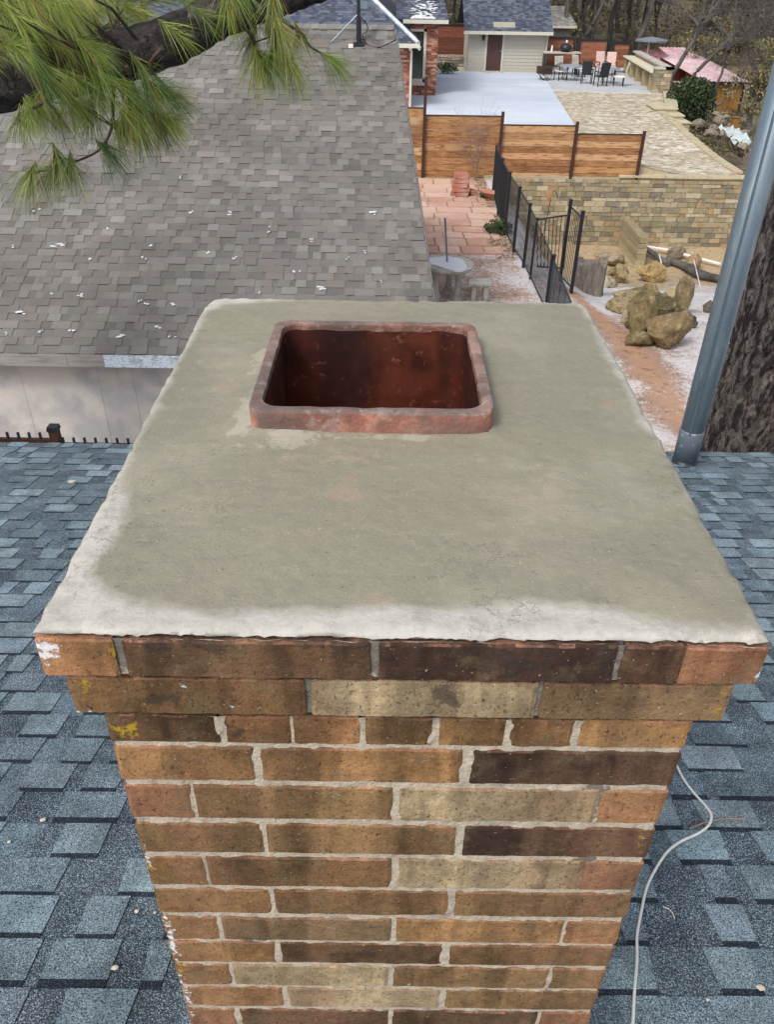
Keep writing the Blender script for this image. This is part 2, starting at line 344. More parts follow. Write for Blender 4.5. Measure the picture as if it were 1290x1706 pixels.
spots(mbrick, (.72, .74, .76), [(P(72, 1085, .587), (.028, .3, .03)), (P(300, 1143, .6), (.01, .1, .006)), (P(1268, 1125, .587), (.012, .2, .02)), (P(245, 1430, .62), (.01, .1, .04)), (P(285, 1560, .62), (.012, .1, .1)), (P(310, 1660, .62), (.012, .1, .1)), (P(388, 1178, .6), (.014, .1, .008)), (P(988, 1551, .62), (.008, .1, .006)), (P(150, 1190, .6), (.03, .1, .008))], .63, 85, .95)
spots(mbrick, (.035, .028, .024), [(P(250, 1165, .6), (.06, .2, .03)), (P(735, 1160, .6), (.035, .1, .03)), (P(1020, 1100, .587), (.03, .1, .05)), (P(560, 1075, .587), (.16, .1, .03)), (P(330, 1075, .587), (.1, .1, .03)), (P(850, 1100, .587), (.12, .1, .05)), (P(370, 1215, .62), (.04, .1, .02)), (P(380, 1173, .6), (.03, .1, .02)), (P(590, 1590, .62), (.1, .1, .015))], .62, 34, .62)
mmort = mat('lime_mortar', (.50, .425, .33), .95, [(30, 4, (.34, .29, .23), .5, .7, .6), (12, 4, (.24, .22, .19), .56, .7, .6), (80, 3, (.62, .56, .47), .52, .7, .6), (300, 2, ('0.65'), .45, .7, .6)], bump=[(70, .004), (260, .0018)])
spots(mmort, (.10, .095, .085), [(P(200, 1090, .587), (.035, .2, .07)), (P(625, 1095, .587), (.02, .2, .06)), (P(1035, 1100, .587), (.02, .2, .06)), (P(1142, 1100, .587), (.02, .2, .06)), (P(512, 1165, .6), (.03, .2, .04)), (P(900, 1165, .6), (.03, .2, .04)), (P(640, 1136, .595), (.5, .2, .008)), (P(420, 1555, .62), (.03, .2, .03)), (P(990, 1330, .62), (.02, .2, .05)), (P(970, 1450, .62), (.02, .2, .05))], .50, 60, .8)
bk.build('brickwork', mbrick, chim); mo.build('mortar_joints', mmort, chim)

# crown: wet/dry outline measured from the photo
wetpoly = [(330,555),(352,520),(380,508),(520,500),(700,503),(960,509),(985,540),(1000,590),(1050,660),(1060,700),(1110,760),(1160,850),(1205,930),(1240,990),(1255,1035),(1180,1040),(1080,1028),(1000,1005),(880,995),(800,1005),(740,1012),(640,1005),(560,1012),(480,1010),(350,1012),(260,1000),(190,985),(160,955),(185,925),(215,880),(225,840),(215,790),(235,735),(262,690),(285,640),(300,600)]
ZC = -.562
wp = [atz(x, y, ZC) for x, y in wetpoly]
def sdist(px, py, poly):
    ins = False; d = 9; n = len(poly)
    for i in range(n):
        a = poly[i]; b = poly[(i+1) % n]
        if (a.y > py) != (b.y > py) and px < (b.x-a.x)*(py-a.y)/(b.y-a.y)+a.x: ins = not ins
        ex, ey = b.x-a.x, b.y-a.y; t = max(0, min(1, ((px-a.x)*ex+(py-a.y)*ey)/(ex*ex+ey*ey)))
        d = min(d, math.hypot(px-a.x-ex*t, py-a.y-ey*t))
    return d if ins else -d
cx0, cx1, cy0, cy1 = XL-.031, XR+.032, YS-.0305, YB+.034
RZ = H0-.5175
NXc, NYc = 150, 190
me = bpy.data.meshes.new('crown'); vs = []; fs = []; wet = []
for j in range(NYc+1):
    for i in range(NXc+1):
        u, v = i/NXc, j/NYc; x = cx0+(cx1-cx0)*u; y = cy0+(cy1-cy0)*v
        de = min(x-cx0, cx1-x, y-cy0, cy1-y); ed = sm(de/.03)
        rough = .0018*(1-ed)+.0006
        z = H0+ZC+.009*sm(de/.22)-.004*(1-sm(de/.010))**2
        z += noise.noise(Vector((x*60, y*60, 0)))*rough+noise.noise(Vector((x*9, y*9, 4)))*.0022+.0012*fbm((x*30, y*30, 1))*(1.5-ed)
        # flue collar fillet
        dfx = max(FX0-x, x-FX1, FY0-y, y-FY1)
        z += .003*math.exp(-max(dfx, 0)/.012)+.005*math.exp(-max(dfx, 0)/.02)*sm((-.06-x)/.08)*sm((1.16-y)/.1)
        e = .0022*(1-ed)
        # rounded far corners, wobbly arrises
        ox = e*noise.noise(Vector((y*35, 1.5, 0)))+.002*(1-ed)*noise.noise(Vector((y*9, 7.5, 0)))+(.004*(1-ed)*max(0, noise.noise(Vector((y*55, 2, 0)))-.25)*(1 if x < 0 else -1))
        oy = e*noise.noise(Vector((x*35, 4.5, 2)))
        cd = .03; ddx = min(x-cx0, cx1-x); ddy = cy1-y
        px, py = x, y
        if ddx < cd and ddy < cd:
            k = (cd-ddx)*(cd-ddy)/cd*.35; px += k if x < 0 else -k; py -= k
        vs.append((px+ox-CW.x, py+oy-CW.y, z-CW.z)); wet.append(max(-.05, min(.05, sdist(x, y, wp))))
for j in range(NYc):
    for i in range(NXc):
        x = cx0+(cx1-cx0)*(i+.5)/NXc; y = cy0+(cy1-cy0)*(j+.5)/NYc
        if FX0+.008 < x < FX1-.008 and FY0+.008 < y < FY1-.008: continue
        a = j*(NXc+1)+i; fs.append((a, a+1, a+NXc+2, a+NXc+1))
n0 = len(vs)
border = [(i, 0) for i in range(NXc)]+[(NXc, j) for j in range(NYc)]+[(NXc-i, NYc) for i in range(NXc)]+[(0, NYc-j) for j in range(NYc)]
for (i, j) in border:
    p = vs[j*(NXc+1)+i]; x, y = p[0], p[1]
    dz = .0075+.0035*max(-.3, noise.noise(Vector((x*130, y*130, 3))))+.002*noise.noise(Vector((x*50, y*50, 0)))+.003*noise.noise(Vector((x*14, y*14, 5)))
    if j == 0: dz -= .002
    vs.append((x, y, H0+ZC-dz-CW.z)); wet.append(-.05)
nb = len(border)
for k in range(nb):
    i, j = border[k]; i2, j2 = border[(k+1) % nb]
    fs.append((n0+k, n0+(k+1) % nb, j2*(NXc+1)+i2, j*(NXc+1)+i))
me.from_pydata(vs, [], fs); at = me.attributes.new('wet', 'FLOAT', 'POINT'); at.data.foreach_set('value', wet)
me.polygons.foreach_set('use_smooth', [True]*len(me.polygons))
mc = mat('mortar_crown', (.50, .48, .43), .93, [(6, 5, (.40, .375, .32), .45, .68, .6), (55, 4, (.58, .55, .49), .5, .7, .5), (16, 6, (.35, .325, .27), .55, .68, .5), (170, 3, ('0.86'), .45, .7, .6)], bump=[(10, .003), (14, .0035, (.22, 1, 1)), (45, .0014), (260, .0009)])
t = mc.node_tree; N = t.nodes; L = t.links; b = N['Principled BSDF']; dry = b.inputs['Base Color'].links[0].from_socket
at = N.new('ShaderNodeAttribute'); at.attribute_name = 'wet'; tc = N.new('ShaderNodeTexCoord')
def nn(sca, det=5, rough=.6):
    n = N.new('ShaderNodeTexNoise'); n.inputs['Scale'].default_value = sca; n.inputs['Detail'].default_value = det; n.inputs['Roughness'].default_value = rough; L.new(tc.outputs['Object'], n.inputs['Vector']); return n.outputs[0]
def mth(op, a, b_):
    m_ = N.new('ShaderNodeMath'); m_.operation = op
    for k, v in enumerate((a, b_)):
        if isinstance(v, (int, float)): m_.inputs[k].default_value = v
        else: L.new(v, m_.inputs[k])
    return m_.outputs[0]
def mrange(s_, a, b_, c_=0, d_=1):
    m_ = N.new('ShaderNodeMapRange'); L.new(s_, m_.inputs[0])
    for k, v in enumerate((a, b_, c_, d_)): m_.inputs[k+1].default_value = v
    return m_.outputs[0]
def mixn(f, a, b_):
    m_ = N.new('ShaderNodeMix'); m_.data_type = 'RGBA'; L.new(f, m_.inputs[0]); L.new(a, m_.inputs[6])
    if isinstance(b_, tuple): m_.inputs[7].default_value = (*b_, 1)
    else: L.new(b_, m_.inputs[7])
    return m_.outputs[2]
edge = mth('ADD', at.outputs['Fac'], mth('MULTIPLY', mth('SUBTRACT', nn(24), .5), .028))
edge = mth('ADD', edge, mth('MULTIPLY', mth('SUBTRACT', nn(120), .5), .008))
wetf = mrange(edge, -.017, .003)
rgb = N.new('ShaderNodeRGB'); rgb.outputs[0].default_value = (.262, .247, .180, 1)
wc = mixn(mrange(nn(3.2), .42, .62, 0, .75), rgb.outputs[0], (.215, .21, .165))
wc = mixn(mrange(nn(5.1), .52, .70, 0, .7), wc, (.345, .32, .245))
wc = mixn(mrange(nn(1.6, 3), .5, .64, 0, .5), wc, (.285, .25, .178))
wc = mixn(mrange(nn(70), .5, .72, 0, .3), wc, (.36, .33, .25))
wc = mixn(mrange(nn(200, 2), .66, .74, 0, .55), wc, (.48, .43, .35))
wc = mixn(mrange(nn(230, 2), .66, .74, 0, .7), wc, (.10, .09, .07))
wc = mixn(mrange(nn(8, 8), .60, .68, 0, .3), wc, (.42, .29, .19))
crk = mth('MULTIPLY', mrange(mth('ABSOLUTE', mth('SUBTRACT', nn(7, 7, .65), .5), 0), 0, .0045, 1, 0), mrange(nn(4.3, 3), .53, .60, 0, .75))
crk2 = mth('MULTIPLY', mrange(mth('ABSOLUTE', mth('SUBTRACT', nn(31, 7, .7), .5), 0), 0, .011, 1, 0), mrange(nn(6.1, 3), .50, .60, 0, .55))
drc = mixn(mrange(nn(26, 7, .75), .52, .62, 0, .5), dry, (.30, .285, .25))
drc = mixn(crk2, drc, (.12, .11, .09))
wc = mixn(mth('MULTIPLY', crk2, .35), wc, (.42, .38, .30))
L.new(mixn(crk, mixn(wetf, drc, wc), (.13, .12, .095)), b.inputs['Base Color']); L.new(mrange(wetf, 0, 1, .93, .62), b.inputs['Roughness'])
spots(mc, (.50, .465, .395), [(atz(420, 690, -.55)-CW, (.035, .1, .1)), (atz(470, 728, -.55)-CW, (.07, .03, .1)), (atz(620, 728, -.55)-CW, (.12, .012, .1)), (atz(430, 600, -.55)-CW, (.02, .06, .1))], .56, 22, .42)
spots(mc, (.42, .33, .235), [(atz(380, 640, -.55)-CW, (.05, .06, .1)), (atz(560, 760, -.55)-CW, (.12, .03, .1)), (atz(900, 830, -.55)-CW, (.1, .12, .1))], .64, 22, .3)
me.materials.append(mc); o = bpy.data.objects.new('crown', me); C.objects.link(o); o.parent = chim
# clay flue liner
def rrect(x0, x1, y0, y1, r, n=6):
    pts = []
    for cx, cy, a0 in ((x1-r, y1-r, 0), (x0+r, y1-r, 90), (x0+r, y0+r, 180), (x1-r, y0+r, 270)):
        for k in range(n+1): a = R(a0+90*k/n); pts.append((cx+r*math.cos(a), cy+r*math.sin(a)))
    return pts
def densify(p, step):
    out = []
    for i in range(len(p)):
        a, b_ = Vector(p[i]), Vector(p[(i+1) % len(p)]); m_ = max(1, int((b_-a).length/step))
        for k in range(m_): out.append(tuple(a.lerp(b_, k/m_)))
    return out
th = .0175
outer = densify(rrect(FX0, FX1, FY0, FY1, .028), .008)
cxm, cym = (FX0+FX1)/2, (FY0+FY1)/2
sx, sy = (FX1-FX0)/2, (FY1-FY0)/2
inner = [(cxm+(x-cxm)*(sx-th)/sx, cym+(y-cym)*(sy-th)/sy) for x, y in outer]
fl = MB(); n = len(outer); prof = [(0, -.10), (0, -.02), (0, -.0035), (.06, -.0005), (.3, .0), (.7, .0), (.95, -.001), (1, -.004), (1, -.03), (1, -.08), (1, -.16), (1, -.3), (1, -.6), (1, -1.0)]
vsf = []
for (t_, dz) in prof:
    for k in range(n):
        x = outer[k][0]*(1-t_)+inner[k][0]*t_; y = outer[k][1]*(1-t_)+inner[k][1]*t_
        q = Vector((x*40, y*40, dz*10)); nzz = noise.noise(q)
        chip = -.003*max(0, noise.noise(Vector((x*22, y*22, 3)))-.2)*4 if t_ < .2 or t_ > .8 else 0
        vsf.append((x+nzz*.0008, y+noise.noise(q+Vector((3, 3, 3)))*.0008, RZ+dz+(nzz*.0006+chip if dz > -.05 else 0)))
fsf = []
for r_ in range(len(prof)-1):
    for k in range(n): k2 = (k+1) % n; fsf.append((r_*n+k, r_*n+k2, (r_+1)*n+k2, (r_+1)*n+k))
for r_ in range(len(prof)-1):
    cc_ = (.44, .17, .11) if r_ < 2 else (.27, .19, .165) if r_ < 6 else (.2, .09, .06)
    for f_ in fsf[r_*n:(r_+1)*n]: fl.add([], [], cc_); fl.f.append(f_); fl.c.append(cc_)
fl.v = [tuple(v) for v in vsf]
mf = mat('clay_flue', None, .85, attr=True, layers=[(16, 5, (.5, .3, .23), .5, .68, .75), (11, 5, (.10, .06, .05), .5, .62, .6), (60, 4, ('0.65'), .45, .7, .6), (50, 4, (.58, .46, .4), .6, .68, .45), (7, 5, (.10, .085, .08), .46, .6, .7), (30, 5, (.5, .42, .38), .55, .7, .4), (24, 5, (.2, .09, .07), .5, .66, .6)], bump=[(40, .003), (160, .001)])
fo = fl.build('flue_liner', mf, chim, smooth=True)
sa = fo.data.attributes.new('sharp_edge', 'BOOLEAN', 'EDGE')
sa.data.foreach_set('value', [e.vertices[0]//n == e.vertices[1]//n and e.vertices[0]//n in (2, 3, 6, 7) for e in fo.data.edges])
gl = MB()      # glazed inner lining, 1 mm proud of the clay
inn2 = [(cxm+(x-cxm)*(sx-th-.0012)/sx, cym+(y-cym)*(sy-th-.0012)/sy) for x, y in outer]
v2 = []
for dz in (-.011, -.05, -.1, -.2, -.4, -.95):
    for k in range(n): v2.append((*inn2[k], RZ+dz+(noise.noise(Vector((inn2[k][0]*40, inn2[k][1]*40, 0)))*.004 if dz > -.02 else 0)))
gl.add(v2, [(r_*n+k, r_*n+(k+1) % n, (r_+1)*n+(k+1) % n, (r_+1)*n+k) for r_ in range(5) for k in range(n)])
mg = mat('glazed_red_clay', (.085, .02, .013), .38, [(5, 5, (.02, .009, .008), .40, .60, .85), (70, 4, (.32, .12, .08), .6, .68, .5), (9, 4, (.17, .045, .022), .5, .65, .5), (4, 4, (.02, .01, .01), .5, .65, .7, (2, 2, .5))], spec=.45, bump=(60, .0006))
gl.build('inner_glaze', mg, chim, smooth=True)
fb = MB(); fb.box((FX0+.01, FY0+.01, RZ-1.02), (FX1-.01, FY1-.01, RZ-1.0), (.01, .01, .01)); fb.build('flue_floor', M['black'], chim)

# ------------------------------------------------------------------ near roof
LT = (.215, .30, .345); MD = (.11, .16, .192); DK = (.05, .074, .098); DD = (.018, .027, .04)
ROOFS = .25; RH = 1.905
YE = 5.64
def rz(y): return H0-RH-ROOFS*y
house = thing('grey_shingle_house', 'low house under the chimney with blue grey laminated shingle roof', 'house', (0, 2.5, .1))
sh = MB(); ca = 1/math.sqrt(1+ROOFS**2); dy = .143*ca; ny = int((YE+3.2)/dy)
def holed(x0, x1, y0, y1): return x1 > XL-.001 and x0 < XR+.001 and y1 > YS and y0 < YB
def shingle_course(mb, frame, X0, X1, ex, tw, cols_b, cols_t, th, gapw, band=None, skip=None, sk=.012, bandh=.16, jj=.16):
    """frame(x, t, h): point at x along the course, t metres up the slope from the butt, h above the deck"""
    def quad(xa, xb, ta, tb, h0, h1, col, sa=0, sb=0):
        p = [frame(xa, ta, 0), frame(xb, ta, 0), frame(xb+sb, tb, 0), frame(xa+sa, tb, 0), frame(xa, ta, h0), frame(xb, ta, h0), frame(xb+sb, tb, h1), frame(xa+sa, tb, h1)]
        mb.add(p, [(4,5,6,7),(0,1,5,4),(1,2,6,5),(3,0,4,7)], col)
    x = X0-rnd(0, .3)
    while x < X1:
        wd = rnd(.18, .42)
        xa, xb = max(x, X0), min(x+wd, X1)
        if xb > xa+.005 and not (skip and skip(xa, xb)): quad(xa, xb, 0, ex*1.02, th, th*.35, jit(random.choice(cols_b), jj))
        x += wd
    x = X0-rnd(0, .2)
    while x < X1:
        wd = rnd(*tw); xa, xb = max(x, X0), min(x+wd, X1)
        if xb > xa+.03 and not (skip and skip(xa, xb)):
            c = jit(random.choice(cols_t), jj); s1 = rnd(0, sk)
            if band:
                bt = ex*(1-bandh*rnd(.75, 1.15)); quad(xa, xb, 0, bt, th*2.1, th*1.4, c, s1, -s1)
                quad(xa+s1, xb-s1, bt, ex*1.0, th*1.4, th*1.2, (*jit(band, .2), .18), 0, 0)
            else: quad(xa, xb, 0, ex*1.0, th*2.1, th*1.4, c, s1, -s1)
        x += wd+rnd(*gapw)
for j in range(ny):
    yb_ = YE+.03-j*dy
    def frame(x, t, h, yb_=yb_): return Vector((x+.002*math.sin(yb_*9+x*3), yb_-t*ca+noise.noise(Vector((x*2.5, yb_*4, 0)))*.004, rz(yb_-t*ca)+h))
    sk = (lambda a, b, y=yb_: holed(a, b, y-dy, y)) if (yb_ > YS and yb_-dy < YB) else None
    if sk:
        for (a, b) in ((-7.5, XL-.0), (XR+.0, 8.2)): shingle_course(sh, frame, a, b, .143, (.07, .24), [DK, DK, MD, (.07, .098, .12), (.08, .11, .13)], [LT, LT, (.19, .26, .295), (.145, .20, .235), (.29, .38, .42)], .0045, (.02, .22), band=DD)
    else: shingle_course(sh, frame, -7.5, 8.2, .143, (.07, .24), [DK, DK, MD, (.07, .098, .12), (.08, .11, .13)], [LT, (.19, .25, .28), (.14, .19, .22), MD, (.26, .33, .36)], .0045, (.02, .22), band=DD)
sh.build('roof_shingles', M['shingle'], house)
dk = MB()
for (a, b, c, d) in ((-7.5, 8.2, -3.2, YS+.02), (-7.5, XL+.01, YS+.02, YB-.02), (XR-.01, 8.2, YS+.02, YB-.02), (-7.5, 8.2, YB-.02, YE)):
    dk.add([(a, c, rz(c)-.004), (b, c, rz(c)-.004), (b, d, rz(d)-.004), (a, d, rz(d)-.004), (a, c, rz(c)-.05), (b, c, rz(c)-.05), (b, d, rz(d)-.05), (a, d, rz(d)-.05)], [(0,1,2,3),(7,6,5,4),(0,4,5,1),(1,5,6,2),(2,6,7,3),(3,7,4,0)], (.05, .05, .06))
dk.build('roof_deck', M['wood_grey'], house)
wl = MB(); wl.box((-7, -2.6, -.1), (7.8, YE-.5, 2.2), (.45, .36, .26)); wl.build('wall', M['plaincol'], house)
ed = MB(); ed.box((-7.5, YE, rz(YE)-.16), (8.2, YE+.02, rz(YE)-.006), (.2, .2, .2)); ed.build('fascia', M['wood_grey'], house)

# white cable lying on the roof
def onroof(x, y, h=.008):
    r = ray(x, y); t_ = (-RH-h*-1)/(r.z+ROOFS*r.y); return Vector((r.x*t_, r.y*t_, H0+r.z*t_))
cpts = [(1110,1245),(1124,1262),(1128,1274),(1140,1298),(1158,1322),(1176,1342),(1186,1358),(1182,1374),(1165,1388),(1135,1402),(1112,1420),(1092,1450),(1078,1480),(1070,1515),(1066,1535),(1062,1560),(1062,1600),(1058,1650),(1055,1710),(1050,1790)]
def smooth_pts(ps, n=5):
    out = []
    for i in range(len(ps)-1):
        p0, p1, p2, p3 = ps[max(i-1, 0)], ps[i], ps[i+1], ps[min(i+2, len(ps)-1)]
        for k in range(n):
            t_ = k/n; out.append(.5*((2*p1)+(p2-p0)*t_+(2*p0-5*p1+4*p2-p3)*t_*t_+(3*p1-p0-3*p2+p3)*t_**3))
    out.append(ps[-1]); return out
cb = MB(); cb.tube(smooth_pts([onroof(*p, .014) for p in cpts], 6), .0042, 8); tag(cb.build('cable', M['cable'], smooth=True, loc=onroof(1186, 1358, 0)), 'thin white cable snaking down the grey shingles right of the chimney', 'cable')
tw = MB(); tw.tube([onroof(x, y, .012) for x, y in ((1150,1380),(1175,1370),(1205,1364),(1243,1364))], .0016, 5); tag(tw.build('twig', mat('dry_twig', (.42, .24, .15), .8), loc=onroof(1243, 1364, 0)), 'dry reddish pine needle lying beside the bend of the white cable', 'twig')
tw = MB(); tw.tube([onroof(x, y, .012) for x, y in ((1106,1511),(1115,1514),(1122,1522),(1125,1530))], .0014, 5); tag(tw.build('wire_scrap', M['cable'], loc=onroof(1120, 1520, 0)), 'tiny curled white scrap on the shingles right of the cable', 'scrap')
bits = [(70,1366,.010,'pale pink leaf scrap on the shingles near the left edge'),(15,1402,.007,'small pale scrap on the shingles at the left edge'),(228,1518,.008,'beige crumb on the shingles close to the lower left chimney corner'),(258,1520,.006,'smaller beige crumb nearest the lower left chimney corner'),(192,1612,.011,'grey brown dry leaf on the shingles at lower left'),(1268,1645,.012,'yellowish dry leaf on the shingles at lower right'),(120,802,.03,'white scrap on the far part of the near roof, left side'),(1180,1665,.006,'tiny tan crumb on the shingles at lower right')]
for (x, y, r_, lb) in bits:
    q = onroof(x, y, .012); b_ = MB(); b_.rock(q, (r_, r_*.8, .003), jit((.6, .52, .44), .15), 1, x); tag(b_.build('dry_leaf' if 'leaf' in lb else 'scrap', M['plaincol'], loc=q), lb, 'debris')

# ------------------------------------------------------------------ ground
TY = 27.5
def xb(y): return 11.45 if y < 38.2 else min(13.75, 12.25+(y-38.7)*.3)
def gz(x, y):
    zr = -5.9-2.05*sm((y-13)/13)*sm((x-3.1)/2.2)
    if y > TY+.05:
        if y < 54 and x > xb(y)+.05: return -7.3+.9*sm((y-36)/18)-1.2*sm((x-15)/6)
        if y < 54: return -5.34-.44*sm((39-y)/10)*sm((x-6.8)/3) if x > -8 else -5.34
        z = -5.34-1.9*sm((x-14)/4)+.9*sm((x-14)/4)*sm((y-54)/14)-1.2*sm((x-18)/6)*sm((66-y)/6)
        return z+max(0, y-75)*.045
    return zr
def frange(a, b, s): 
    o = []; 
    while a < b-1e-6: o.append(a); a += s
    return o
xs = [-400, -200, -100, -60, -40, -25, -15]+frange(-10, 1, 1)+frange(1, 12, .15)+[11.4, 11.5, 12, 12.6, 13.2, 13.85, 13.95]+frange(14.4, 26, .6)+[28, 32, 38, 50, 70, 100, 200, 400]
random.seed(11)
xs = sorted(set(round(x, 3) for x in xs)); xs = [x for i, x in enumerate(xs) if i == 0 or x-xs[i-1] > .03]
ys = [-400, -100, -30, -10, 0, 4]+frange(6, 20, .18)+frange(20, TY-.2, .3)+[TY, TY+.1]+frange(TY+.6, 54, .8)+[54, 54.1]+frange(56, 80, 2)+[85, 90, 100, 120, 150, 200, 300, 450, 700]
ys = sorted(set(ys)); ys = [y for i, y in enumerate(ys) if i == 0 or y-ys[i-1] > .03]
gv = []; gf = []; gc = []
strip_ = [atz(a, b, -5.9) for a, b in ((955, 470), (985, 500), (1035, 555), (1075, 610), (1120, 670), (1160, 740), (1200, 860))]
def segd(x, y, a, b):
    ex_, ey_ = b.x-a.x, b.y-a.y; t_ = max(0, min(1, ((x-a.x)*ex_+(y-a.y)*ey_)/(ex_*ex_+ey_*ey_))); return math.hypot(x-a.x-ex_*t_, y-a.y-ey_*t_)
def gcol(x, y):
    leafy = (.38, .25, .19); soil = (.48, .32, .24); wood_ = (.15, .12, .075)
    n_ = fbm((x*.5, y*.5, 0)); c = mixc(leafy, soil, sm(.5+n_)); s_ = .0
    if y < TY:
        # snow dusted yard with an orange trodden strip running away on the right
        d = min(abs(segd(x, y, strip_[i], strip_[i+1])) for i in range(len(strip_)-1))
        s_ = .72+.3*n_
        s_ = max(.5, s_)*(1-.42*math.exp(-(d/.26)**2))
        c = mixc(c, (.54, .31, .19), math.exp(-((d+.12*n_)/.24)**2)*.75)
        if x < 3.2 and y > 19.5: s_ *= .15; c = mixc(c, (.42, .29, .19), .5)
        if x > 4.2 and y > 15 and d > .5: s_ = .75+.2*n_; c = (.36, .3, .22)
        if x > 3.0 and y > 12.5 and d > .5: s_ = max(s_, .85)
        k_ = sm((y+1.6*n_-20.6)/3)*sm((x-4.4)/1.2); s_ = s_*(1-k_)+k_*(.2+.4*max(0, n_)); c = mixc(c, (.50, .38, .23), k_)
    elif y < 54 and x < xb(y): c = (.5, .41, .28)
    else: c = mixc(wood_, (.28, .23, .15), sm(.5+n_)); s_ = .1
    return (*c, s_)
for y in ys:
    for x in xs:
        zz = gz(x, y)+(.05*fbm((x*.8, y*.8, 3)) if (x > 3.5 and y < TY-.2) or x > 14 else 0)
        gv.append((x, y, zz+H0)); gc.append(gcol(x, y))
nx = len(xs)
for j in range(len(ys)-1):
    for i in range(nx-1): a = j*nx+i; gf.append((a, a+1, a+nx+1, a+nx))
me = bpy.data.meshes.new('ground'); me.from_pydata(gv, [], gf)
at = me.color_attributes.new('Col', 'FLOAT_COLOR', 'POINT'); at.data.foreach_set('color', [v for c in gc for v in c])
mgd = mat('yard_ground', attr=True, rough=.95, layers=[(6, 5, (.16, .09, .055), .52, .68, .6), (14, 4, (.55, .38, .26), .55, .7, .5), (40, 3, ('0.7'), .4, .7, .6)], bump=(12, .03))
t = mgd.node_tree; N = t.nodes; L = t.links; b = N['Principled BSDF']; src = b.inputs['Base Color'].links[0].from_socket; tc = N.new('ShaderNodeTexCoord')
vc = N.new('ShaderNodeVertexColor'); vc.layer_name = 'Col'
sn = mth('ADD', mth('ADD', mth('MULTIPLY', nn(9, 6, .7), .35), mth('MULTIPLY', nn(26, 5, .7), .4)), mth('MULTIPLY', nn(1.2, 3), .25))
th_ = mth('SUBTRACT', .795, mth('MULTIPLY', vc.outputs['Alpha'], .40))
sf = mrange(mth('SUBTRACT', sn, th_), -.04, .05, 0, .84)
L.new(mixn(sf, src, (.70, .685, .70)), b.inputs['Base Color'])
me.materials.append(mgd); o = bpy.data.objects.new('ground', me); C.objects.link(o); tag(o, kind='structure')
# gravel sheet, snow dusted slab, paved path
def sheet(name, poly, mat_, z=None, dz=.006, thick=0, step=1.2):
    mb = MB()
    if thick:
        mb.prism(poly, z-thick, z, (.5, .5, .5)); o = mb.build(name, mat_)
    return tag(o, kind='structure')
gm = MB(); gx = frange(-2, 11.35, .5)+[11.35]; gy = frange(TY+.25, 54, .7)+[54]
for j in range(len(gy)-1):
    for i in range(len(gx)-1):
        q = [(gx[i], gy[j]), (gx[i+1], gy[j]), (gx[i+1], gy[j+1]), (gx[i], gy[j+1])]
        gm.add([(x, y, max(gz(min(x, 11), y), gz(x, y))+H0+.012) for x, y in q], [(0, 1, 2, 3)])
gx = [11.35, 12.5, 13.8]
for y in frange(38.9, 53, .7):
    gm.add([(11.35, y, H0-5.328), (xb(y), y, H0-5.328), (xb(y+.7), y+.7, H0-5.328), (11.35, y+.7, H0-5.328)], [(0, 1, 2, 3)])
tag(gm.build('gravel_yard', M['gravel']), kind='structure')
sheet('court_slab', [(-6, 27.9), (6.62, 27.9), (7.15, 34.3), (8.33, 49.6), (8.3, 50.5), (-6, 50.5)], M['slab'], H0-5.28, thick=.25)
sheet('patio_slab', [(7.75, 43.4), (13.1, 42.9), (13.9, 53.5), (8.4, 53.5), (8.4, 49.0)], mat('patio_concrete', (.5, .52, .53), .85, [(.8, 5, (.38, .39, .4), .45, .65, .7), (6, 4, (.62, .64, .68), .5, .7, .6)]), H0-5.29, thick=.2)
pv = MB(); y = 19.3
while y < 26.6:
    x = .6+rnd(-.2, 0); h = rnd(.45, .75); xe = 2.75+rnd(-.2, .3)-(.4 if y < 20 else 0)
    while x < xe:
        wd = rnd(.5, 1.0); pv.box((x+.02, y+.02, H0-5.93), (min(x+wd, xe+.2)-.02, y+h-.02, H0-5.868+rnd(-.006, .006)), jit(random.choice([(.56, .33, .25), (.60, .40, .31), (.52, .30, .22)]), .08), j=.012); x += wd
    y += h
tag(pv.build('paved_path', M['paver']), kind='structure')

# ------------------------------------------------------------------ neighbour's house
NE, NZ, NS = 9.0, -4.0, .45
nh = thing('neighbour_house', 'long house with weathered grey brown shingles and stained pale wall panels', 'house', (-4, 13, .1))
def nrx(y): return .66-(y-9)*(.61/6.67)
nca = 1/math.sqrt(1+NS*NS); NYR = 15.67; ex = (NYR-NE)/nca/56
G1 = (.215, .203, .188); G2 = (.185, .174, .161); G3 = (.25, .238, .222); G4 = (.158, .148, .138); G5 = (.20, .18, .165)
ns_ = MB()
for j in range(56):
    y0 = NE-.02+j*ex*nca
    def frame(x, t, h, y0=y0): return Vector((x, y0+t*nca, H0+NZ+(y0+t*nca-NE)*NS+h+.004*noise.noise(Vector((x*.8, y0*6, 0)))))
    shingle_course(ns_, frame, -13, nrx(y0), ex, (.11, .27), [G2, G4, G1, G2], [G1, G2, G3, G5, G1, G2], .0065, (.05, .26), sk=.004, jj=.065)
ns_.build('roof_shingles', M['shingle_grey'], nh)
rb = MB()      # ridge caps and back slope
x = -13
while x < -.25:
    rb.add([(x, NYR-.13, H0+NZ+6.67*NS-.045), (x+.3, NYR-.13, H0+NZ+6.67*NS-.03), (x+.3, NYR, H0+NZ+6.67*NS+.035), (x, NYR, H0+NZ+6.67*NS+.02), (x+.3, NYR+.13, H0+NZ+6.67*NS-.03), (x, NYR+.13, H0+NZ+6.67*NS-.045)], [(0,1,2,3),(3,2,4,5)], jit(G3, .1)); x += .14
rb.build('ridge_cap', M['shingle_grey'], nh)
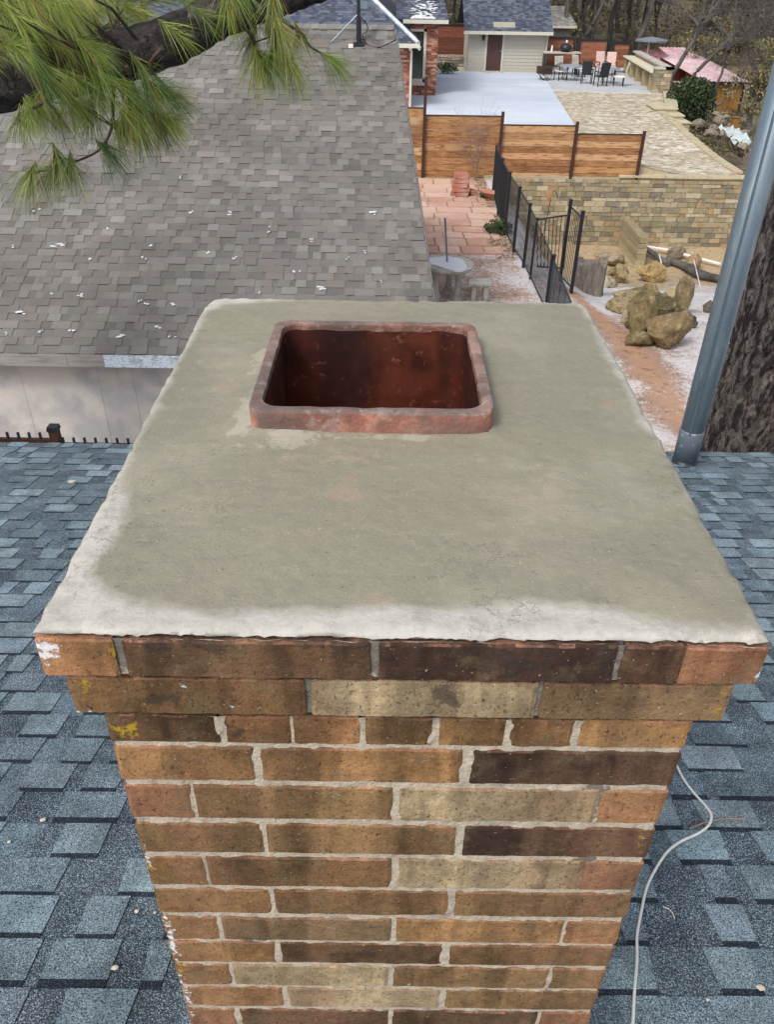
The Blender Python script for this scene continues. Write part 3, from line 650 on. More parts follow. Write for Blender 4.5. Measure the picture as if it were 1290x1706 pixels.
bs_ = MB(); zr_ = H0+NZ+6.67*NS-.01; bs_.add([(-13, NYR, zr_), (.05, NYR, zr_), (-.3, 20.5, zr_-2.1), (-13, 20.5, zr_-2.1), (-13, NYR, zr_-.1), (.05, NYR, zr_-.1), (-.3, 20.5, zr_-2.2), (-13, 20.5, zr_-2.2)], [(0,1,2,3),(7,6,5,4),(1,5,6,2),(2,6,7,3)], G2)
bs_.build('rear_roof_slope', M['shingle_grey'], nh)
fa = MB(); 
def fasc(x0, x1, m_): 
    f_ = MB(); f_.box((x0, NE-.03, H0+NZ-.17), (x1, NE, H0+NZ-.012)); return f_.build('fascia_board', m_, nh)
a1 = aty(108, 580, NE).x; a2 = aty(170, 580, NE).x
fasc(-13, a1-.004, M['wood_grey']); fasc(a1, a2-.003, M['wood_grey']); fasc(a2, .62, M['fascia_peel'])
sf_ = MB(); sf_.add([(-13, NE, H0+NZ-.02), (.62, NE, H0+NZ-.02), (.62, NE+.35, H0+NZ-.02), (-13, NE+.35, H0+NZ-.02), (-13, NE, H0+NZ-.17), (.62, NE, H0+NZ-.17), (.62, NE+.35, H0+NZ-.17), (-13, NE+.35, H0+NZ-.17)], [(7,6,5,4)]); sf_.build('soffit', M['wood_grey'], nh)
nw = MB(); x = -13; NW = NE+.32
joints = [-13, -11.8, -10.6, -9.4, -8.2, -7.0, -5.8, aty(40, 650, NW).x, aty(168, 650, NW).x, aty(225, 650, NW).x]
while joints[-1] < -.6: joints.append(joints[-1]+1.0)
for a, b_ in zip(joints[:-1], joints[1:]): nw.box((a+.0018, NW, H0-6.0), (b_-.0018, NW+.02, H0+NZ-.1))
nw.build('wall_panels', M['hardi'], nh)
nw = MB(); nw.box((-12.9, NW+.02, H0-6.05), (0, 20.2, H0+NZ+.05)); nw.prism([(NW+.05, H0+NZ), (20, H0+NZ), (NYR, zr_-.15)], -.02, .02, (.4, .38, .35), Matrix(((0, 0, 1, 0), (1, 0, 0, 0), (0, 1, 0, 0), (0, 0, 0, 1)))@Matrix.Translation((0, 0, 0)))
nw.build('wall', M['hardi'], nh)
rk = MB(); rk.tube([(nrx(NE)+.01, NE, H0+NZ-.06), (nrx(NYR)+.01, NYR, H0+NZ+6.67*NS-.06)], .04, 4); rk.build('rake_board', M['wood_grey'], nh)
# snow scraps on that roof
sn = MB()
def onN(x, y, h=.015):
    r = ray(x, y); t_ = (NZ-NE*NS+h)/(r.z-NS*r.y); return Vector((r.x*t_, r.y*t_, H0+r.z*t_))
sp = [(35,521,16),(380,355,12),(322,353,9),(95,408,14),(540,480,12),(628,355,14),(490,505,9),(250,408,7),(136,492,7),(86,488,6),(243,507,6),(290,508,6),(200,560,10),(285,561,9),(262,546,8),(8,555,7),(70,552,6),(450,376,6),(345,420,5),(495,452,8),(435,486,6),(232,500,4),(450,384,6),(635,468,4),(300,295,4),(580,430,5),(150,430,6),(240,430,6),(60,350,8),(20,410,5),(180,380,5),(520,400,4),(120,552,9),(610,420,4),(390,430,5)]
for (x, y, r_) in sp:
    k = r_/130
    for q in range(random.randint(2, 4)):
        p_ = onN(x+rnd(-r_, r_)*.8, y+rnd(-2.5, 2.5)); sn.rock(p_, (k*rnd(.15, .55), .022*rnd(.6, 1.9), .007), (.8, .8, .85), 1, x+q)
tag(sn.build('snow_scraps', M['snow']), 'scattered white snow scraps on the weathered shingles', 'snow', kind='stuff')
# antenna on the ridge side
B = onN(598, 74, 0); T = aty(597, -25, B.y)
an = thing('antenna_mast', 'thin dark antenna mast with wire stays near the top of the weathered roof', 'antenna', tuple(B))
m_ = MB(); m_.tube([B-Vector((0, 0, .02)), T], .028, 8); m_.build('pole', M['black'], an)
m_ = MB(); m_.tube([B, B+Vector((0, 0, .36))], .045, 8); m_.box(tuple(B+Vector((-.09, -.09, -.02))), tuple(B+Vector((.09, .09, .03)))); m_.build('mount', M['black'], an)
m_ = MB(); q = aty(598, 22, B.y); m_.tube([q, onN(552, 70)], .012, 5); m_.build('stay', M['galv'], an)
m_ = MB(); q = aty(600, 28, B.y); m_.tube(smooth_pts([q, aty(611, 40, B.y), aty(612, 52, B.y), aty(604, 58, B.y), onN(612, 74), onN(630, 79), onN(645, 74), onN(660, 66)], 4), .009, 5); m_.build('cord', M['black'], an)
m_ = MB(); m_.box(tuple(aty(600, 14, B.y)), tuple(aty(612, 2, B.y)+Vector((0, .12, 0)))); m_.build('junction_box', M['galv'], an)
m_ = MB(); q = onN(585, 78); m_.box(tuple(q-Vector((.04, .04, .02))), tuple(q+Vector((.04, .04, .04)))); tag(bevel(m_.build('vent_cap', M['white'], loc=q), .01), 'small white cap on the weathered roof left of the antenna foot', 'vent cap')

# ------------------------------------------------------------------ galvanised pipe
pb = onroof(1140, 772, 0); pt = Vector((pb.x, pb.y, H0+2.2)); rad = .088
pp = thing('galvanised_pipe', 'tall galvanised steel pipe standing on the roof right of the chimney', 'pipe', tuple(pb))
m_ = MB(); m_.tube([pb-Vector((0, 0, .1)), pb+Vector((0, 0, .9)), pt], rad, 40); m_.build('pipe_body', M['galv'], pp, smooth=True)
m_ = MB(); m_.box((pb.x-.052, pb.y-rad-.004, pb.z+.30), (pb.x-.044, pb.y-rad+.03, pt.z)); m_.build('seam', M['galv'], pp)
m_ = MB(); m_.tube([pb+Vector((0, 0, .0)), pb+Vector((0, 0, .025)), pb+Vector((0, 0, .026)), pb+Vector((0, 0, .05))], [rad+.006, rad+.006, rad+.003, rad+.002], 32); m_.build('base_collar', M['black'], pp, smooth=True)
m_ = MB(); m_.tube([pb+Vector((0, 0, .055)), pb+Vector((0, 0, .30)), pb+Vector((0, 0, .31))], [rad+.0025, rad+.005, rad+.001], 40); m_.build('coupling', mat('dull_coupling', (.2, .23, .27), .5, [(20, 4, (.6, .62, .66), .6, .68, .7)], metal=.5), pp, smooth=True)

# ------------------------------------------------------------------ pine trunks (behind the pipe)
def trunk(mb, base, top, r0, r1, seed=0, n=170, m=330):
    vs = []; fs = []
    for j in range(m+1):
        t_ = j/m; c = Vector(base).lerp(Vector(top), t_); r_ = r0+(r1-r0)*t_
        for k in range(n):
            a = 2*PI*k/n; d = Vector((math.cos(a), math.sin(a), 0)); p = c+d*r_
            q = Vector((a and math.cos(a)*r_*9, math.sin(a)*r_*9, c.z*2.6))+Vector((seed, 0, 0))
            rid = abs(noise.noise(q)); pl = noise.noise(q*2.3+Vector((0, 0, 7)))
            rid2 = abs(noise.noise(q*2.1+Vector((4, 4, 4)))); vs.append(p+d*(-.055*math.exp(-rid*11)-.025*math.exp(-rid2*12)+.02*pl+.012*noise.noise(q*5)+.03*math.sin(a*3+seed)))
    for j in range(m):
        for k in range(n): k2 = (k+1) % n; fs.append((j*n+k, j*n+k2, (j+1)*n+k2, (j+1)*n+k))
    mb.add(vs, fs)
pine = thing('pine_tree', 'dark barked double pine trunk rising behind the galvanised pipe', 'tree', (4.4, 8.2, .1))
m_ = MB(); trunk(m_, (4.1, 8.0, -.1), (4.12, 8.0, 9.5), .46, .36, 1); m_.build('trunk', M['bark'], pine, smooth=True)
m_ = MB(); trunk(m_, (4.95, 8.25, -.1), (5.15, 8.3, 9.0), .46, .36, 5); m_.build('trunk', M['bark'], pine, smooth=True)
m_ = MB()
for k in range(10):
    a = rnd(0, 6.28); z = rnd(7.2, 9.3); p0 = Vector((4.5, 8.1, z)); p1 = p0+Vector((math.cos(a)*2.2+1.5, abs(math.sin(a))*2.5+.8, rnd(.2, .9))); m_.tube([p0, (p0+p1)/2+Vector((0, 0, .15)), p1], [.06, .04, .015], 6)
m_.build('branch', M['bark'], pine)

# ------------------------------------------------------------------ foreground pine limb with needles
pl = thing('pine_tree', 'pine tree whose drooping needled limb crosses the top left corner', 'tree', (-4.9, 6.9, .1))
m_ = MB(); trunk(m_, (-4.9, 6.9, -.1), (-4.7, 6.9, 10), .3, .2, 9, 40, 60); m_.build('trunk', M['bark'], pl, smooth=True)
DL = 3.7
lp = [(-4.8, 6.9, 5.9), (-3.6, 5.2, 5.75), tuple(aty(-60, 130, 4.1)), tuple(aty(20, 122, 3.9)), tuple(aty(120, 112, 3.75)), tuple(aty(215, 92, DL)), tuple(aty(290, 65, DL)), tuple(aty(360, 32, DL)), tuple(aty(430, 10, 3.8)), tuple(aty(500, -8, 3.9)), tuple(aty(570, -26, 4.0)), tuple(aty(680, -60, 4.3))]
lp = smooth_pts([Vector(p) for p in lp], 6); nl = len(lp)
m_ = MB(); seg = []
rr = [.14+(.075-.14)*min(1, i/nl*1.6) if i/nl < .6 else .075-(i/nl-.6)*.13 for i in range(nl)]
n = 20; vs = []
for i, p in enumerate(lp):
    d = (lp[min(i+1, nl-1)]-lp[max(i-1, 0)]).normalized(); a = d.cross(Vector((0, 0, 1))).normalized(); b_ = d.cross(a)
    for k in range(n):
        q = (a*math.cos(2*PI*k/n)+b_*math.sin(2*PI*k/n)); vs.append(p+q*(rr[i]+.012*noise.noise(Vector((i*.9, k*.9, 0)))))
m_.add(vs, [(i*n+k, i*n+(k+1) % n, (i+1)*n+(k+1) % n, (i+1)*n+k) for i in range(nl-1) for k in range(n)]); m_.build('limb', M['limbbark'], pl, smooth=True)
twg = MB(); nd = MB()
NG = [(.23, .29, .04), (.16, .235, .04), (.10, .165, .045), (.31, .33, .08), (.07, .13, .045), (.19, .27, .06)]
def tuft(p, d, n_, ln, spread=.75, cols=NG, droop=.35, along=.1):
    d = d.normalized(); p = Vector(p); cc = random.choice(cols); c2 = random.choice(cols)
    for k in range(n_):
        t_ = random.random(); q = p-d*along*t_
        r_ = Vector((rnd(-1, 1), rnd(-1, 1), rnd(-1, 1)))
        dd = (d+r_*spread).normalized(); l_ = ln*rnd(.7, 1.15); s_ = dd.cross(Vector((rnd(-1, 1), rnd(-1, 1), rnd(-1, 1)))).normalized()*.0009; s2 = dd.cross(s_).normalized()*.0009
        m1 = q+dd*l_*.5+Vector((0, 0, -droop*l_*.12)); e_ = q+dd*l_+Vector((0, 0, -droop*l_*.5))
        c = jit(mixc(cc, c2, random.random()), .2)
        if random.random() < .05: c = (.42, .25, .07)
        nd.add([q+s_, q-s_, q+s2, m1+s_, m1-s_, m1+s2, e_], [(0,1,4,3),(1,2,5,4),(2,0,3,5),(3,4,6),(4,5,6),(5,3,6)], c)
def pd(x, y, D): return aty(x, y, D)
# (px path of a twig, depth), tufts along the end
twigs = [
 ([(190,110),(188,170),(185,215),(165,250),(120,272)], 3.6, [(118,272,-12,60,1.1),(85,282,-55,70,1.2),(50,290,-30,75,1.1),(178,250,45,70,1.0),(95,262,10,80,1)]),
 ([(100,130),(70,170),(45,185),(30,200)], 3.5, [(32,198,-15,50,.9),(48,186,20,50,.9),(60,178,35,60,.9)]),
 ([(190,130),(225,165),(250,190),(265,205)], 3.7, [(265,205,30,80,1),(240,180,60,70,1),(215,160,50,80,1)]),
 ([(200,120),(215,180),(200,220)], 3.65, [(200,215,50,75,1),(225,185,40,80,1.0),(150,180,-20,70,1.0),(115,165,10,70,1)]),
 ([(380,30),(420,60),(425,100),(430,105)], 3.8, [(428,102,5,60,1.1),(442,98,50,70,1.0),(420,60,-20,60,1.0),(455,60,40,60,1)]),
 ([(440,10),(480,40),(505,58),(520,80),(560,98)], 3.85, [(552,98,60,75,1.0),(485,108,30,75,1.05),(500,60,20,40,.8)]),
 ([(430,10),(455,50),(460,90)], 3.75, [(458,88,-8,70,1.1),(470,50,30,60,1)]),
 ([(210,110),(225,150),(235,190),(232,215)], 3.62, [(232,215,20,70,1.0),(205,200,-20,60,.9),(262,190,60,70,1),(285,200,75,60,.9)]),
 ([(60,120),(75,160),(95,190)], 3.6, [(95,190,20,60,1),(70,165,-30,60,.9),(128,175,50,60,1)]),
 ([(270,80),(250,110),(280,150),(300,180)], 3.55, [(262,148,70,70,1.0),(245,140,30,70,1.0),(290,160,80,60,1)]),
]
for path, D, tf in twigs:
    P_ = smooth_pts([pd(x, y, D+.05*(i-2)) for i, (x, y) in enumerate(path)], 4); twg.tube(P_, [.009+(.0035-.009)*i/(len(P_)-1) for i in range(len(P_))], 6)
    for (x, y, ang_, n_, s_) in tf:
        p = pd(x, y, D+rnd(-.1, .1)); a = R(ang_); d = Vector((math.sin(a), rnd(-.35, .35), -math.cos(a)))
        near = min(P_, key=lambda q: (q-p).length); twg.tube([near, p], [.004, .003], 5)
        tuft(p, d, int(n_*1.7), .155*s_, .72, droop=.6, along=.06)
# dense mass over the left of the limb, thinner sprays above its right half
for k in range(66):
    x = rnd(-40, 195); y = rnd(-30, 112)
    if x > 120: y = min(y, 100)
    p = pd(x-25, y-15, rnd(3.2, 4.0)); a = R(rnd(35, 105)); d = Vector((math.sin(a), rnd(-.5, .2), -math.cos(a)*.8))
    tuft(p, d, random.randint(60, 95), rnd(.12, .17), .65, NG[:2]+NG[3:4] if rnd(0, 1) < .55 else NG, droop=.5)
    if k % 2: q = min(lp, key=lambda q: (q-p).length); twg.tube([q, (q+p)/2+Vector((0, 0, rnd(-.04, .06))), p], [.008, .006, .003], 5)
for k in range(40):
    x = rnd(60, 480); y = rnd(-60, 42-(x-200)*.11); p = pd(x, y, rnd(3.9, 4.5)); a = R(rnd(-60, 110))
    tuft(p, Vector((math.sin(a), rnd(-.3, .5), -math.cos(a)*.7)), random.randint(60, 110), rnd(.14, .19), .5, NG[2:], droop=.4)
    if k % 2: q = min(lp, key=lambda q: (q-p).length); twg.tube([q, (q+p)/2+Vector((0, 0, rnd(-.04, .06))), p], [.008, .006, .003], 5)
for k in range(7):     # sprays hanging in front of and just below the limb
    x = rnd(20, 230); y = 120+rnd(-20, 20); p = pd(x, y, rnd(3.3, 3.6)); a = R(rnd(10, 75)); tuft(p, Vector((math.sin(a), rnd(-.4, .1), -math.cos(a))), 100, rnd(.15, .2), .35)
for k in range(7):
    x = rnd(375, 465); y = rnd(-20, 35); p = pd(x, y, rnd(3.5, 3.9)); a = R(rnd(-30, 50)); tuft(p, Vector((math.sin(a), rnd(-.4, .1), -math.cos(a))), 70, rnd(.12, .15), .6)
for (x, y, a) in ((245,120,40),(255,150,35),(300,60,55),(200,140,60),(345,30,60),(230,165,30),(180,150,35),(210,190,45),(160,165,20),(275,140,65),(130,150,10),(110,145,-10)):
    tuft(pd(x, y, 3.5), Vector((math.sin(R(a)), -.1, -math.cos(R(a)))), 42, .14, .75, NG)
twg.build('twigs', mat('twig_bark', (.10, .07, .055), .9, [(40, 3, ('0.6'), .4, .7, .7)]), pl); nd.build('needles', M['needle'], pl)

# ------------------------------------------------------------------ cedar panel fence
def boards(mb, x0, x1, y, z0, z1, n_, cols, th=.04, along=None):
    """horizontal boards between x0..x1 at depth y (or along a direction)"""
    h = (z1-z0)/n_
    for i in range(n_): mb.box((x0, y, z0+h*i+.004), (x1, y+th, z0+h*(i+1)-.004), jit(random.choice(cols), .14), j=.002)
CED = [(.42, .225, .10), (.50, .29, .145), (.34, .165, .07), (.56, .35, .19), (.28, .13, .055)]
FYD = 27.4
fn = thing('cedar_panel_fence', 'new honey coloured cedar board fence with dark brown posts above the stone wall', 'fence', tuple(aty(950, 322, FYD)))
def post(px, yb_, yt, w_=.09, D=FYD-.06, m='rustbrown', par=None, name='post'):
    a = aty(px, yb_, D); z1 = aty(px, yt, D).z; q = MB(); q.box((a.x-w_/2, D-w_/2, a.z), (a.x+w_/2, D+w_/2, z1)); return q.build(name, M[m], par)
for (xa, xc, yt, yb_) in ((640, 703, 178, 298), (706, 828, 191, 298), (831, 946, 207, 311), (949, 1056, 222, 322)):
    q = MB(); x0 = aty(xa, yb_, FYD).x; x1 = aty(xc, yb_, FYD).x; z0 = aty(xa, yb_, FYD).z; z1 = aty(xa, yt, FYD).z
    boards(q, x0, x1, FYD, z0+.05, z1-.03, 9, CED); q.build('board_panel', M['cedar'], fn)
    q = MB(); q.box((x0, FYD-.01, z0), (x1, FYD+.05, z0+.05)); q.build('rail', M['rustbrown'], fn); q = MB(); q.box((x0, FYD-.01, z1-.03), (x1, FYD+.05, z1)); q.build('rail', M['rustbrown'], fn)
for px, yb_, yt in ((704, 300, 128), (829, 300, 186), (947, 323, 203), (1056, 324, 218)): post(px, yb_, yt, par=fn)
# ------------------------------------------------------------------ stone retaining wall
rw = thing('retaining_wall', 'tan stone retaining wall below the cedar fence and the gravel yard', 'wall', (7.3, TY-.1, -2))
q = MB(); z = -2.35; SC = [(.37, .30, .19), (.43, .36, .235), (.31, .255, .15), (.26, .23, .155), (.48, .42, .29), (.39, .28, .15), (.33, .27, .17), (.22, .19, .14)]
while z < H0-5.86:
    h = rnd(.1, .19); h = min(h, H0-5.80-z); x = 3.05
    while x < 11.6:
        wd = rnd(.16, .5); x1 = min(x+wd, 11.6); q.box((x+.006, TY-.24+rnd(-.012, .012), z+.006), (x1-.006, TY, z+h-.006), jit(random.choice(SC), .12), j=.008); x += wd
    z += h
q.box((3.05, TY-.2, -2.4), (11.55, TY+.02, H0-5.81), (.42, .36, .25)); q.build('stone_face', M['stone'], rw)
q = MB(); x = 7.4
while x < 11.6: wd = rnd(.5, .9); q.box((x+.005, TY-.28, H0-5.79), (min(x+wd, 11.62)-.005, TY+.12, H0-5.73), jit((.55, .47, .31), .08), j=.006); x += wd
q.build('cap_stones', M['stone'], rw)
bt = MB(); p0 = aty(1048, 400, 24); 
for i in range(7): bt.box((7.72, 24.9, H0-8.2+i*.17), (8.0, TY-.3, H0-8.04+i*.17), jit(random.choice(SC), .1), j=.01)
bt.build('buttress', M['stone'], rw)
sw = thing('side_wall', 'low stone edge wall along the right side of the gravel yard', 'wall', (11.5, 33, -1.8))
q = MB(); y = TY
while y < 38.6:
    wd = rnd(.4, .8); y1 = min(y+wd, 38.6); zt = gz(11.3, y)+H0+.05; q.box((11.4, y+.005, zt-.07), (11.72, y1-.005, zt), jit((.52, .45, .3), .08), j=.006); q.box((11.45, y, -2.4), (11.7, y1, zt-.07), jit(random.choice(SC), .1)); y += wd
q.build('edge_stones', M['stone'], sw)
# steps
st = thing('stone_steps', 'three tan stone steps at the right edge of the gravel yard', 'steps', (11.9, 36.5, .2))
a = atz(1080, 180, -5.2); 
for i in range(3):
    q = MB(); zt = H0-5.22-i*.16; yb0 = 38.3-i*.7-.5; x0 = 11.3+i*.1; q.box((x0, yb0, zt-.5), (x0+.95, yb0+1.4, zt-.05), (.44, .37, .24)); q.box((x0-.04, yb0-.05, zt-.05), (x0+.99, yb0+1.4, zt), (.58, .51, .35), j=.006); q.build('step', M['stone'], st)
q = MB(); q.prism([(12.05, 38.4), (12.35, 38.4), (13.55, 42.9), (13.25, 42.9)], -1.6, H0-5.27, (.36, .3, .2)); q.prism([(11.85, 38.3), (12.42, 38.3), (13.62, 42.9), (13.05, 42.9)], H0-5.27, H0-5.19, (.52, .46, .32)); q.build('cheek_wall', M['stone'], st)
# ------------------------------------------------------------------ stone bar counter
bar = thing('stone_bar', 'long pale stone outdoor bar counter with open bays on the patio edge', 'bar counter', (13.1, 43.2, H0-5.29))
BX0, BX1, BY0, BY1 = 12.55, 13.35, 43.0, 51.2; bz = H0-5.29
def skew(x, y): return x+(y-43)*.06
def sbox(mb, x0, x1, y0, y1, z0, z1, col, j=0):
    vs = [Vector((skew(x, y), y, z)) for z in (z0, z1) for x, y in ((x0, y0), (x1, y0), (x1, y1), (x0, y1))]
    mb.add([v+Vector((rnd(-j, j), rnd(-j, j), rnd(-j, j))) for v in vs], [(3,2,1,0),(4,5,6,7),(0,1,5,4),(1,2,6,5),(2,3,7,6),(3,0,4,7)], col)
q = MB()
for i in range(6):
    x = BX0
    while x < BX1-.01: wd = rnd(.18, .34); x1 = min(x+wd, BX1); sbox(q, x+.004, x1-.004, BY0-.02, BY0+.5, bz+i*.165+.004, bz+(i+1)*.165-.004, jit(random.choice(SC), .12), .006); x = x1
q.build('end_pillar', M['stone'], bar)
q = MB(); sbox(q, BX1-.22, BX1, BY0+.5, BY1, bz-1.5, bz+.99, (.44, .38, .26)); q.build('back_wall', M['stone'], bar)
q = MB(); sbox(q, BX1-.34, BX1+.08, BY0-.06, BY1+.1, bz+1.0, bz+1.07, (.62, .57, .44)); sbox(q, BX0-.05, BX1+.08, BY0-.06, BY0+.5, bz+1.0, bz+1.07, (.62, .57, .44)); q.build('ledge', M['concrete_old'], bar)
q = MB(); sbox(q, BX0-.08, BX1-.24, BY0+.5, BY1, bz+.78, bz+.84, (.7, .66, .52)); q.build('countertop', mat('pale_counter', (.66, .62, .46), .7, [(6, 3, ('0.9'), .4, .7, .6)]), bar)
for i in range(5): q = MB(); y = BY0+1.7*i+.9; sbox(q, BX0, BX1-.24, y, y+.16, bz, bz+.775, (.42, .34, .2)); q.build('fin', M['stone'], bar)
# ------------------------------------------------------------------ black pool fence with gate
bf = thing('black_metal_fence', 'black metal picket fence with a small gate stepping down through the snowy yard', 'fence', (3.1, 18, .1))
def bpost(q0, zt, r_=.032): q = MB(); q.box((q0.x-r_, q0.y-r_, q0.z-.15), (q0.x+r_, q0.y+r_, zt)); q.box((q0.x-r_-.008, q0.y-r_-.008, zt), (q0.x+r_+.008, q0.y+r_+.008, zt+.02)); q.build('post', M['black'], bf)
tops = [(922, 430, 15.4), (883.5, 344, 18.4), (866.6, 316, 19.5), (850.5, 291, 21.0), (838, 268, 22.8), (828, 246, 25.0)]
PP = [aty(*t_) for t_ in tops]; last = None
for i, t_ in enumerate(PP):
    bpost(Vector((t_.x, t_.y, gz(t_.x, t_.y)+H0)), t_.z+.05, .042 if i == 0 else .032)
def fpanel(a, b_, za, zb_, gap=.11, drop=.0):
    q = MB(); a = Vector(a); b_ = Vector(b_); n_ = max(2, int((b_-a).length/gap))
    q.tube([a, b_], .018, 4); lo_a, lo_b = Vector((a.x, a.y, za+.12)), Vector((b_.x, b_.y, zb_+.12)); q.tube([lo_a, lo_b], .018, 4)
    for k in range(1, n_): t_ = k/n_; q.tube([lo_a.lerp(lo_b, t_), a.lerp(b_, t_)], .009, 4)
    return q.build('picket_panel', M['black'], bf)
for a, b_ in zip(PP[:-1], PP[1:]): fpanel(a, b_, gz(a.x, a.y)+H0, gz(b_.x, b_.y)+H0)
mm = mat('dark_wire_mesh', (.045, .05, .055), .8, [(30, 3, ('1.8'), .5, .6, .6)])
def meshpanel(a, b_, ga, gb, st_=.035):
    q = MB(); n_ = int((b_-a).length/st_)
    for k in range(n_+1): t_ = k/n_; p = a.lerp(b_, t_); q.tube([p, Vector((p.x, p.y, ga+(gb-ga)*t_))], .0035, 3, cap=False)
    for k in range(0, 24): t_ = k/24; q.tube([Vector((a.x, a.y, a.z+(ga-a.z)*t_)), Vector((b_.x, b_.y, b_.z+(gb-b_.z)*t_))], .0035, 3, cap=False)
    return q.build('wire_mesh', mm, bf)
e1 = aty(952, 503, 13.2); meshpanel(PP[0], e1, H0-5.9, H0-5.9); fpanel(PP[0], e1, H0-5.9, H0-5.9, .5)
gA, gB = aty(895.5, 366, 17.6), aty(950, 358, 17.9); gC, gD = aty(952, 334, 18.3), aty(972, 353, 17.4)
bpost(Vector((gA.x, gA.y, H0-5.95)), gA.z+.02, .026)
for v in (gC, gD): bpost(Vector((v.x, v.y, gz(v.x, v.y)+H0)), v.z, .035)
fpanel(gC+Vector((0, 0, -.12)), gD+Vector((0, 0, -.12)), gz(gC.x, gC.y)+H0, gz(gD.x, gD.y)+H0)
gt = MB(); lo_a = aty(896, 444, 17.6); lo_b = aty(940, 447, 17.9); gt.tube([gA, gB], .018, 4); gt.tube([lo_a, lo_b], .018, 4)
for k in range(9): gt.tube([lo_a.lerp(lo_b, k/8), gA.lerp(gB, k/8)], .010, 4)
gt.build('gate', M['black'], bf)
# ------------------------------------------------------------------ yard things
tb = thing('round_concrete_table', 'round snow covered concrete table with legs beside the weathered roof edge', 'table', (0, 0, 0)); tp = atz(744, 500, -5.9); tp = Vector((tp.x+.02, tp.y+.2, H0-5.9)); tb.location = tp; tb['_w'] = list(tp)
D_ = .52
def lathe(mb, c, prof, n=32, col=(.5, .5, .5)):
    vs = []; 
    for r_, z in prof: vs += [Vector((c.x+r_*math.cos(2*PI*k/n), c.y+r_*math.sin(2*PI*k/n), c.z+z)) for k in range(n)]
    mb.add(vs, [(i*n+k, i*n+(k+1) % n, (i+1)*n+(k+1) % n, (i+1)*n+k) for i in range(len(prof)-1) for k in range(n)]+[tuple((len(prof)-1)*n+k for k in range(n))], col)
q = MB(); lathe(q, tp, [(0, .60), (.42, .60), (.50, .63), (.53, .66), (.53, .70), (.50, .72), (.45, .72)]); q.build('table_top', M['concrete_old'], tb, smooth=True)
q = MB(); q.rock((tp.x-.03, tp.y-.02, tp.z+.72), (.47, .45, .022), (.8, .8, .8), 4, 3, .1); q.build('snow_layer', M['snow'], tb, smooth=True)
for k in range(3):
    a = R(200+k*120); c = tp+Vector((math.cos(a)*.27, math.sin(a)*.27, 0)); q = MB(); lathe(q, c, [(.12, 0), (.12, .06), (.075, .14), (.06, .3), (.07, .46), (.11, .56), (.12, .605)], 14); q.build('leg', M['concrete_old'], tb, smooth=True)
q = MB(); q.tube([tp+Vector((-.03, 0, .7)), aty(742, 363, tp.y)], .022, 8); q.build('umbrella_pole', M['galv'], tb)
for (x, y, lb) in ((800, 500, 'low grey concrete bench right of the round snowy table'),):
    c = atz(x, y+2, -5.9); q = MB(); c.z = H0-5.9
    q.box((c.x-.28, c.y-.15, c.z+.36), (c.x+.2, c.y+.15, c.z+.44)); q.box((c.x-.2, c.y-.1, c.z), (c.x-.1, c.y+.1, c.z+.36)); q.box((c.x+.05, c.y-.1, c.z), (c.x+.15, c.y+.1, c.z+.36))
    tag(bevel(q.build('concrete_bench', M['concrete_old'], loc=c), .02), lb, 'bench')
# pile of salmon bricks
pc = (.40, .165, .115)
pile = [((768, 326), 0, 'red'), ((768, 318), 1, ''), ((767, 309), 2, ''), ((770, 300), 3, '')]
b0 = atz(768, 328, -5.9)
lbs = ['salmon paving slab at the bottom of the stack by the cedar fence', 'salmon paving slab second from the bottom of the stack', 'salmon paving slab third from the bottom of the stack', 'salmon paving slab second from the top of the stack', 'salmon paving slab on top of the stack by the cedar fence']
for i in range(5):
    q = MB(); mt = Matrix.Translation((b0.x+rnd(-.04, .04), b0.y+.1, H0-5.87+i*.125))@Matrix.Rotation(rnd(-.25, .25), 4, 'Z'); q.box((-.27+.02*i, -.2, 0), (.27-.01*i, .2, .12), jit(pc, .08), mt, j=.008)
    tag(bevel(q.build('paving_slab', M['paver'], loc=(b0.x, b0.y, H0-5.87+i*.125)), .01), lbs[i], 'paving slab', 'stacked salmon paving slabs')
for (x, y, rz_, tl, lb) in ((796, 322, .3, .25, 'loose salmon slab lying tilted right of the slab stack'), (820, 330, 1.0, .8, 'loose salmon slab leaning beside the black fence posts')):
    c = atz(x, y, -5.85); q = MB(); mt = Matrix.Translation(c)@Matrix.Rotation(rz_, 4, 'Z')@Matrix.Rotation(tl, 4, 'Y'); q.box((-.3, -.17, -.06), (.3, .17, .07), jit(pc, .08), mt, j=.01)
    tag(bevel(q.build('paving_slab', M['paver'], loc=c), .01), lb, 'paving slab')
def leafclump(mb, c, r, n_, size, cols, flat=1.0):
    for _ in range(n_):
        d = Vector((random.gauss(0, 1), random.gauss(0, 1), random.gauss(0, 1))).normalized()*(random.random()**.45)
        p = Vector((c[0]+d.x*r[0], c[1]+d.y*r[1], c[2]+d.z*r[2])); a = Vector((rnd(-1, 1), rnd(-1, 1), rnd(-1, 1))).normalized(); b_ = a.cross(Vector((rnd(-1, 1), rnd(-1, 1), rnd(-1, 1)))).normalized(); s_ = size*rnd(.5, 1.3)
        mb.add([p-a*s_, p+b_*s_*.45, p+a*s_, p-b_*s_*.45], [(0, 1, 2, 3)], jit(random.choice(cols), .2))
GR = [(.05, .085, .03), (.08, .12, .04), (.035, .06, .025), (.12, .13, .06)]
